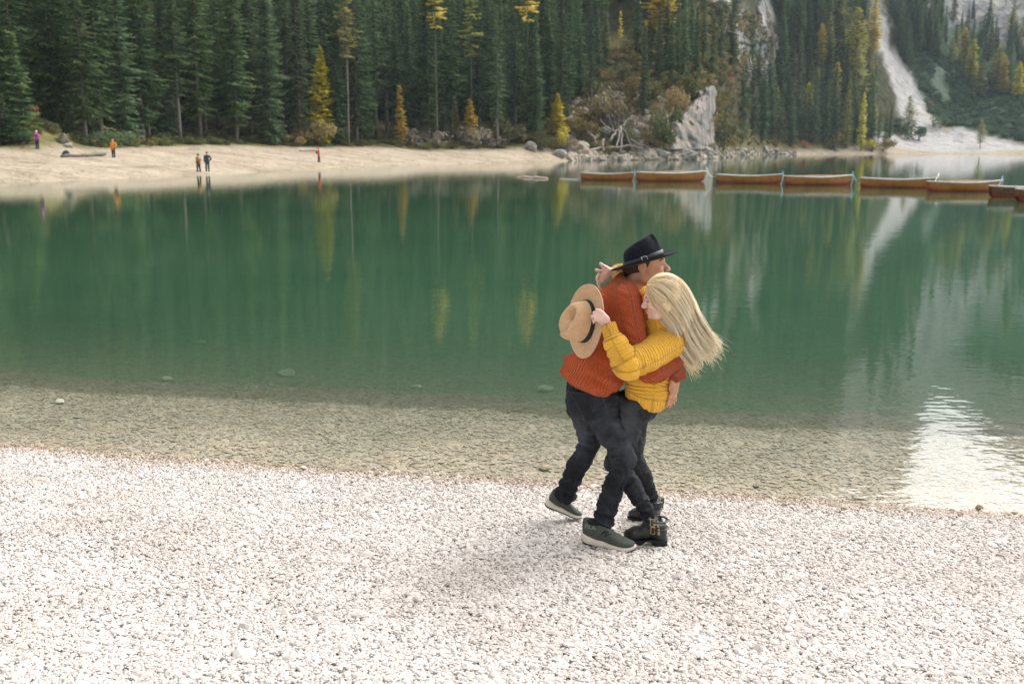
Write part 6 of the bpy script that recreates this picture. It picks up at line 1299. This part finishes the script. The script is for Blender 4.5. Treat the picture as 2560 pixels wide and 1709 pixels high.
gT, sT, tT = along(V, [(a + b) / 2 for a, b in zip(wN, wF)], [.17] * 5, (0, 1, 0)); gA, sA, tA = along(V, LSL + [A(556, 790, DW - .312)], LSR + [.054], (0, 1, .2)); gB, sB, tB = along(V, RRL, [.085, .068, .05], (0, -1, 0))
armA = gA < np.minimum(gT + .015, gB); armB = (gB < gT) & ~armA; Ltot = sum(np.linalg.norm(LSL[i + 1] - LSL[i]) for i in range(4)); cuff = armA & (sA > Ltot - .012)
hemd = -((V - ha) @ (hn / np.linalg.norm(hn))); hem = ~armA & ~armB & (hemd < .085)
rib = np.where(armA, sA / .0185, np.where(armB, sB / .0185, sT / .021)); rib = rib + .4 * fbm(V[:, 0], V[:, 2], 64, 3, 9.0); rib = np.where(cuff, tA * .05 / .0125, rib); rib = np.where(hem, tT * .17 / .017, rib); row = np.where(armA | armB, tA * .08 / .011, tT * .17 / .012) * np.where(hem | cuff, 0, 1)
up1 = np.linalg.norm(np.array(LSL[2]) - LSL[0]); fold = np.where(armA, .007 * np.sin(sA * 95 + 2.0 * np.sin(tA * 1.2)) * np.exp(-((sA - up1) / .10) ** 2) + .006 * np.sin(sA * 100 + 1.5 * np.sin(tA)) * np.exp(-((sA - Ltot + .06) / .05) ** 2), 0)
fold += .0045 * fbm(V[:, 0] + .5 * V[:, 1], V[:, 2] * 1.6, 62, 3, 24.0) - np.where(cuff, .006, 0) - np.where(hem, .004, 0)
N = vnormals(V, Fq); V = V + N * (fold + np.where(hem, .0008, .0013) * np.sin(6.2832 * rib))[:, None]
lobj('sweater', V, Fq, M_YEL_KNIT, wom, rib=rib, row=row)
# ---- her jeans
jf = Field(LO2, HI2, .0056); wLc, wRc = B(965, 1185, DW - .11), B(990, 1040, DW + .24)
legs(jf, wLh, wLk, wLc, .084, .060, .058, .043, np.array([.012, 0, 0])); legs(jf, wRh, wRk, wRc, .082, .057, .053, .037, np.array([.008, 0, 0]))
jf.cone(B(865, 205, DW - .06), B(865, 205, DW + .10), .108, .106, .05); jf.ell(B(940, 225, DW - .05), (.078, .085, .075), None, .05); jf.ell(B(935, 225, DW + .10), (.078, .085, .075), None, .05); jf.cone(B(880, 130, DW + .02), B(880, 220, DW + .02), .115, .12, .03)
ax_ = (wLc - wLk) / np.linalg.norm(wLc - wLk); jf.plane_cut(wLc + ax_ * .02, ax_, .004, wLc - .11, wLc + .11); ax_ = (wRc - wRk) / np.linalg.norm(wRc - wRk); jf.plane_cut(wRc + ax_ * .02, ax_, .004, wRc - .11, wRc + .11); jf.plane_cut(B(880, 150, DW), (0, 0, 1), .004)
jeansf = denim_piece('jeans', jf, [([wLh, wLk, wLc], [.09, .068, .046]), ([wRh, wRk, wRc], [.09, .066, .042])], M_JEANF, wom, .9, .7)
surf_patch([(890, 290), (1010, 280), (960, 375), (905, 370)], DW - .35, DW + .1, jf, 'back_pocket', M_JEANF, jeansf, th=.009)
# ---- ankle boots
def boot(heel, toe, shaft_top, parent, buckles=True):
    f, s, u, L = shoe_axes(heel, toe); h = np.array(heel); e = empty('boot', (0, 0, 0)); e.parent = parent
    x = np.linspace(0, 1, 20); w = L * np.interp(x, [0, .05, .2, .4, .65, .8, .93, 1], [.08, .125, .14, .125, .165, .165, .11, .03])
    V, F_ = lofted([(h + f * L * t, s, u, wi, bo, to, .5) for t, wi, bo, to in zip(x, w, L * np.interp(x, [0, .33, .36, .5, .55, .9, 1], [0, 0, .10, .085, .0, .01, .06]), L * np.interp(x, [0, .3, .5, .9, 1], [.175, .165, .125, .125, .135]))]); so = link('sole', mesh('sole', V, F_, True), M_RUB, e)
    b = MB(); b.box(tuple(h + f * L * .385 + u * L * .05 + s * L * .04), (.022, .004, .022), Matrix()); b.build('heel_tag', M_CORK, so)
    fd = Field(np.minimum.reduce([h, np.array(toe), shaft_top]) - .12, np.maximum.reduce([h, np.array(toe), shaft_top]) + .12, .005)
    P4 = lambda t, z: h + f * L * t + u * L * z
    fd.chain([P4(.86, .20), P4(.72, .23), P4(.5, .30), P4(.30, .38)], [.034 * L / .28, .046 * L / .28, .045 * L / .28, .045 * L / .28], .03, flat=(s, 1.12)); fd.cone(P4(.16, .22), P4(.22, .45), .040 * L / .28, .045 * L / .28, .03); fd.chain([P4(.22, .40), np.array(shaft_top) - u * .03, np.array(shaft_top)], [.048, .050, .053], .03)
    fd.plane_cut(P4(.5, .125), -u, .004); fd.plane_cut(np.array(shaft_top) - u * .004, u, .004); V, Fq = fd.surf(); V = relax(V, Fq, 1)
    nz = np.sin(((V - P4(.45, .3)) @ f) * 130 + ((V - h) @ u) * 40) * np.exp(-(((V - P4(.50, .32)) @ f) / .05) ** 2); N = vnormals(V, Fq); V = V + N * (nz * .0022)[:, None]; upr = lobj('upper', V, Fq, M_BOOT, e)
    side = -s if (-s)[1] < 0 else s
    for q, (z, dx) in enumerate(((.60, .30), (.42, .33))):
        c0 = P4(.22, z); b = MB(); b.tube([Vector(c0 + .056 * (f * math.cos(a) + s * math.sin(a)) + u * .0) for a in np.linspace(0, 2 * math.pi, 21)], .010, 6, False, flat=.5); b.build('strap', M_BAND_B, upr, True)
        for j, dd_ in enumerate((.030, -.004)):
            c = c0 + side * .060 + f * (dd_ - .004 * q) - u * .006 * j; b = MB(); wd, hg = (.011, .020) if j == 0 else (.003, .018)
            b.tube([Vector(c + f * wd + u * hg), Vector(c - f * wd + u * hg), Vector(c - f * wd - u * hg), Vector(c + f * wd - u * hg), Vector(c + f * wd + u * hg)], .0026, 6); b.build('buckle', M_BRASS, upr)
    b = MB(); c = np.array(shaft_top) - f * .050; b.tube([Vector(c - u * .05), Vector(c - f * .004 + u * .012), Vector(c + f * .006 + u * .014), Vector(c + f * .008 - u * .02)], .006, 6, flat=.5); b.build('pull_loop', M_BAND_B, upr)
    return e
h1, t1 = G(1668, 1364), G(1556, 1356); boot(h1 + [0, 0, .002], t1 + [0, 0, .004], B(985, 1205, DW - .11), wom)
h2 = G(1650, 1302); t2_ = G(1568, 1300); boot(h2 + [0, 0, .002], t2_ + [0, 0, .004], B(1010, 1050, DW + .24), wom)
# ---- her hair: a cap over the skull and wind-blown locks of many strands
hcap = Field(whc - .22, whc + .22, .005); hcap.ell(whc + 1.0 * (wQ[0] * -.020 + wQ[2] * .034), np.array([.106, .083, .100]) * 1.0, wQ, .01); hcap.cone(whc + wQ[0] * -.06 + wQ[2] * -.01, whc + wQ[0] * -.09 + wQ[2] * -.08, .065, .045, .05)
for s_ in (-1, 1): hcap.cone(whc + wQ[0] * .025 + wQ[1] * .056 * s_ + wQ[2] * .05, whc + wQ[0] * -.01 + wQ[1] * .064 * s_ + wQ[2] * -.05, .026, .024, .015)
hcap.ell(whc + 1.0 * (wQ[0] * .10 + wQ[2] * -.028), np.array([.070, .072, .085]) * 1.0, wQ, .006, 'cut')
def hair_mat():
    m, nt, b, o = new_mat('blonde_hair'); at = nd(nt, 'ShaderNodeAttribute', attribute_name='tone'); r = ramp(nt, [(0, (.46, .31, .16)), (.35, (.76, .57, .33)), (.7, (.91, .76, .51)), (1, (.95, .87, .68))]); nt.links.new(at.outputs['Fac'], r.inputs[0]); nt.links.new(r.outputs[0], b.inputs['Base Color'])
    b.inputs['Roughness'].default_value = .42; b.inputs['Specular IOR Level'].default_value = .5; b.inputs['Anisotropic'].default_value = .5; return m
M_HAIRF = hair_mat(); V, Fq = hcap.surf(); cap = lobj('hair', V, Fq, M_HAIRF, wom, tone=np.clip(.30 + .25 * fbm(V[:, 0] * 40, V[:, 2] * 9, 91, 3, 1.0), 0, 1))
Tp = np.array([(872, 468), (940, 418), (1060, 398), (1165, 462), (1235, 590), (1300, 745), (1385, 870), (1468, 985)], float); Bp = np.array([(868, 492), (880, 565), (908, 665), (975, 765), (1060, 870), (1105, 965), (1160, 1075), (1225, 1165)], float)
def catm(Pn, t):
    n = len(Pn) - 1; x = np.clip(t, 0, 1) * n; i = np.minimum(x.astype(int), n - 1); f = (x - i)[:, None]; p0 = Pn[np.maximum(i - 1, 0)]; p1 = Pn[i]; p2 = Pn[i + 1]; p3 = Pn[np.minimum(i + 2, n)]
    return .5 * ((2 * p1) + (-p0 + p2) * f + (2 * p0 - 5 * p1 + 4 * p2 - p3) * f ** 2 + (-p0 + 3 * p1 - 3 * p2 + p3) * f ** 3)
r = np.random.default_rng(17); HV, HF, HT = [], [], []; NS = 4200; K = 15; cnt = 0
locks = r.uniform(0, 1, 46); lk_tone = r.uniform(.2, 1, 46); lk_end = r.uniform(.82, 1.0, 46); lk_d = r.normal(0, 1, 46); lk_w = r.uniform(0, 6.28, 46)
for k in range(NS):
    j = r.integers(46); wisp = r.random() < .09; q0 = np.clip(locks[j] + r.normal(0, .025), 0, 1); q1 = np.clip(locks[j] + r.normal(0, .018 if not wisp else .12), -.04, 1.05); lay = r.uniform(-1, 1)
    t0 = r.uniform(0, .42) ** 1.0 * (1 if r.random() < .5 else .25); t1_ = lk_end[j] * r.uniform(.86, 1.03) * (1.06 if wisp else 1); t1_ = min(t1_, 1.12); t = np.linspace(t0, t1_, K); tt = np.clip(t, 0, 1)
    a, b_ = catm(Tp, tt), catm(Bp, tt); over = np.clip(t - 1, 0, 1)[:, None] * np.array([[620, 560]])
    q = (q0 + (q1 - q0) * (t - t0) / max(t1_ - t0, 1e-6))[:, None]; xy = a * (1 - q) + b_ * q + over
    xy = xy + (np.stack([np.sin(t * 9 + lk_w[j]), np.cos(t * 7 + lk_w[j])], 1) * 9 + np.stack([np.sin(t * 17 + k), np.cos(t * 13 + k)], 1) * (4 if not wisp else 16)) * (np.clip(t - t0, 0, 1) ** .8)[:, None] * (1 + .6 * t)[:, None]
    ends = np.clip((t - .80) / .2, 0, 1) ** 1.5; xy = xy + ends[:, None] * np.array([[r.normal(2, 34), r.normal(-6, 32)]])
    bul = np.sin(np.pi * np.clip(q[:, 0], 0, 1)) ** .35; headw = np.clip(1 - (t / .66) ** 2, 0, 1) ** .5; thick = .128 * headw * bul + .030 * (1 - headw)
    near = lay > -.75; dep = DW - .20 + .12 * np.clip(t, 0, 1) ** 1.5 + np.where(headw > .02, -np.abs(lay) ** .25 * thick if near else thick * .9, 0) + (1 - headw) * (lay * .032 - .03 + .016 * lk_d[j] * t) + .004 * r.normal()
    pts = np.array([A(x, y, d) for (x, y), d in zip(xy, dep)])
    wr = (.0018 if not wisp else .0009) * r.uniform(.7, 1.3) * np.clip(1.12 - (t - t0) / (t1_ - t0), .12, 1) ** .5
    tan = np.gradient(pts, axis=0); tan /= np.linalg.norm(tan, axis=1, keepdims=True) + 1e-9; sd_ = np.cross(tan, np.array([0, 1, .2])); sd_ /= np.linalg.norm(sd_, axis=1, keepdims=True) + 1e-9; nn = np.cross(tan, sd_)
    i0 = cnt * 3 * K
    for v in (pts + sd_ * wr[:, None], pts - sd_ * wr[:, None], pts - nn * wr[:, None] * .5 * np.sign(nn[:, 1:2] + 1e-9) * -1): HV.append(v)
    for i in range(K - 1):
        for e_ in ((0, 1), (1, 2), (2, 0)): HF.append((i0 + e_[0] * K + i, i0 + e_[1] * K + i, i0 + e_[1] * K + i + 1, i0 + e_[0] * K + i + 1))
    tone = np.clip(.02 + .62 * lk_tone[j] + r.normal(0, .19) + .36 * np.clip((t - .12) / .45, 0, 1), 0, 1); HT += [tone, tone, tone]; cnt += 1
lobj('hair_strands', np.concatenate(HV), np.array(HF), M_HAIRF, cap, tone=np.concatenate(HT))
b = MB(); b.tube([fpt(whc, wQ, 1.0, .090, -.026, -.060), fpt(whc, wQ, 1.0, .100, -.010, -.064), fpt(whc, wQ, 1.0, .1015, 0, -.065), fpt(whc, wQ, 1.0, .100, .010, -.064), fpt(whc, wQ, 1.0, .090, .026, -.060)], [.002, .0045, .005, .0045, .002], 6); b.build('mouth', M_LIP, wom, True)
for s_ in (-1, 1):
    b = MB(); b.tube([fpt(whc, wQ, 1.0, .087, .020 * s_, .000), fpt(whc, wQ, 1.0, .0885, .031 * s_, -.003), fpt(whc, wQ, 1.0, .081, .044 * s_, .0)], [.0015, .0026, .0014], 6); b.build('closed_eyelid', M_DARKLINE, wom, True)
    b = MB(); b.tube([fpt(whc, wQ, 1.0, .091, .016 * s_, .020), fpt(whc, wQ, 1.0, .089, .032 * s_, .026), fpt(whc, wQ, 1.0, .077, .046 * s_, .019)], [.003, .0035, .0015], 6); b.build('eyebrow', M_BROWB, wom, True)
# ---- the tan hat in her hand
th_c = A(392, 762, DW - .165); th = hat('hat', placed_axes(th_c, (-.17, .12, -.97), (-.86, -.46, .10), 1.12), M_FELT_T, M_BAND_T, None, h=.118, a=.108, b=.086, brim=(.190, .158), curl=.012)
tag(th, 'tan felt hat with a dark band held by the woman behind the man', 'hat')

for e_ in (man, wom):                        # the parts were shaped in place: keep them there under their owner
    for ch in e_.children: ch.matrix_parent_inverse = Matrix.Translation(-e_.location)
# ================================================================ the five walkers on the far beach
def walker(px, py, hgt, face, jacket, trousers, hatc, pose, label):
    o = o_for(px, py); p = at_px(px, o); k = hgt / 1.75; e = empty('person', tuple(p), face); tag(e, label, 'person'); arm, stride, pack = pose
    J = dict(lh=(.0, .10, .92), rh=(.0, -.10, .92), lk=(.03 + stride * .5, .11, .50), rk=(.03 - stride * .5, -.11, .50), la=(stride, .11, .08), ra=(-stride, -.11, .08), ls=(0, .19, 1.42), rs=(0, -.19, 1.42))
    if arm == 'up': J.update(le=(.12, .27, 1.22), re=(.12, -.27, 1.22), lw=(.26, .07, 1.44), rw=(.26, -.07, 1.44))
    elif arm == 'hip': J.update(le=(-.04, .36, 1.18), re=(.02, -.26, 1.14), lw=(.05, .19, 1.02), rw=(.10, -.22, .90))
    else: J.update(le=(-.02, .25, 1.15), re=(-.02, -.25, 1.15), lw=(.08, .20, .92), rw=(.08, -.20, .92))
    J = {a: np.array(b) * k for a, b in J.items()}; T = lambda *a: np.array(a) * k
    def fld(h=.022): return Field(T(-.55, -.55, -.1), T(.55, .55, 1.95), h)
    f = fld(); f.cone(T(0, 0, 1.45), T(.01, 0, 1.58), .055 * k, .05 * k, .03); f.ell(T(.02, 0, 1.66), T(.10, .078, .12), None, .02); f.cone(T(.10, 0, 1.66), T(.125, 0, 1.63), .015, .018, .01); f.cone(T(0, 0, .95), T(0, 0, 1.40), .12, .13, .05)
    for s in 'lr': f.chain([J[s + 's'], J[s + 'e'], J[s + 'w']], [.05, .04, .035], .02); f.cone(J[s + 'w'], J[s + 'w'] + (J[s + 'w'] - J[s + 'e']) * .30, .042, .03, .02); f.chain([J[s + 'h'], J[s + 'k'], J[s + 'a']], [.08, .06, .05], .03)
    V, Fq = f.surf(); lobj('body', V, Fq, M_SKINF, e)
    f = fld(); f.chain([T(0, 0, .86), T(0, 0, 1.1), T(0, 0, 1.38)], [.17 * k, .165 * k, .16 * k], .05, flat=((1, 0, 0), .82)); f.cone(J['ls'], J['rs'], .075, .075, .05); f.cone(T(0, 0, 1.42), T(0, 0, 1.50), .085, .075, .03)
    for s in 'lr': f.chain([J[s + 's'], J[s + 'e'], J[s + 'w']], [.082, .07, .058], .03)
    V, Fq = f.surf(); lobj('jacket', V, Fq, jacket, e)
    f = fld(); f.cone(J['lh'], J['rh'], .12, .12, .05)
    for s in 'lr': f.chain([J[s + 'h'], J[s + 'k'], J[s + 'a']], [.105, .085, .07], .03)
    V, Fq = f.surf(); lobj('trousers', V, Fq, trousers, e)
    f = fld()
    for s in 'lr': f.cone(J[s + 'a'] + T(-.04, 0, -.03), J[s + 'a'] + T(.15, 0, -.04), .055, .042, .02)
    V, Fq = f.surf(); lobj('shoes', V, Fq, M_RUB, e)
    f = fld(); f.ell(T(.0, 0, 1.70), T(.125, .10, .12), None, .01); f.ell(T(.12, 0, 1.62), T(.09, .12, .08), None, .01, 'cut'); V, Fq = f.surf(); lobj('hat' if hatc is not M_HAIRM else 'hair', V, Fq, hatc, e)
    if pack is not None: o_ = link('backpack', rock_mesh('backpack', 60, (.12, .18, .26), 3, .1), pack, e); o_.location = Vector(T(-.26, 0, 1.22))
    return e
c_ = lambda n, a: mat(n, a, tuple(x * 1.25 for x in a), 6, .8)
walker(94, 372, 1.72, R(-90), c_('purple_jacket', (.36, .05, .26)), c_('navy_trousers', (.02, .022, .04)), c_('white_cap', (.70, .58, .66)), ('up', .03, None), 'person in purple jacket and white cap standing by the grassy mound')
walker(283, 393, 1.74, R(-95), c_('orange_jacket', (.62, .28, .03)), c_('black_trousers', (.015, .018, .02)), c_('pink_cap', (.70, .16, .20)), ('hip', .02, None), 'person in orange jacket and pink cap standing on the sand')
walker(494, 428, 1.66, R(150), c_('brown_jacket', (.26, .13, .03)), c_('dark_trousers', (.014, .02, .022)), M_HAIRM, ('down', .08, None), 'person in brown jacket walking at the water edge, left of the pair')
walker(516, 428, 1.84, R(-75), c_('slate_jacket', (.035, .05, .07)), c_('grey_trousers', (.02, .026, .034)), M_HAIRM, ('hip', .14, None), 'person in dark blue jacket with one hand on the hip at the water edge')
walker(796, 404, 1.74, R(10), c_('red_jacket', (.62, .035, .03)), c_('charcoal_trousers', (.015, .016, .02)), c_('red_hood', (.58, .05, .04)), ('down', .10, M_RUB), 'person in bright red jacket with a dark backpack walking along the sand')
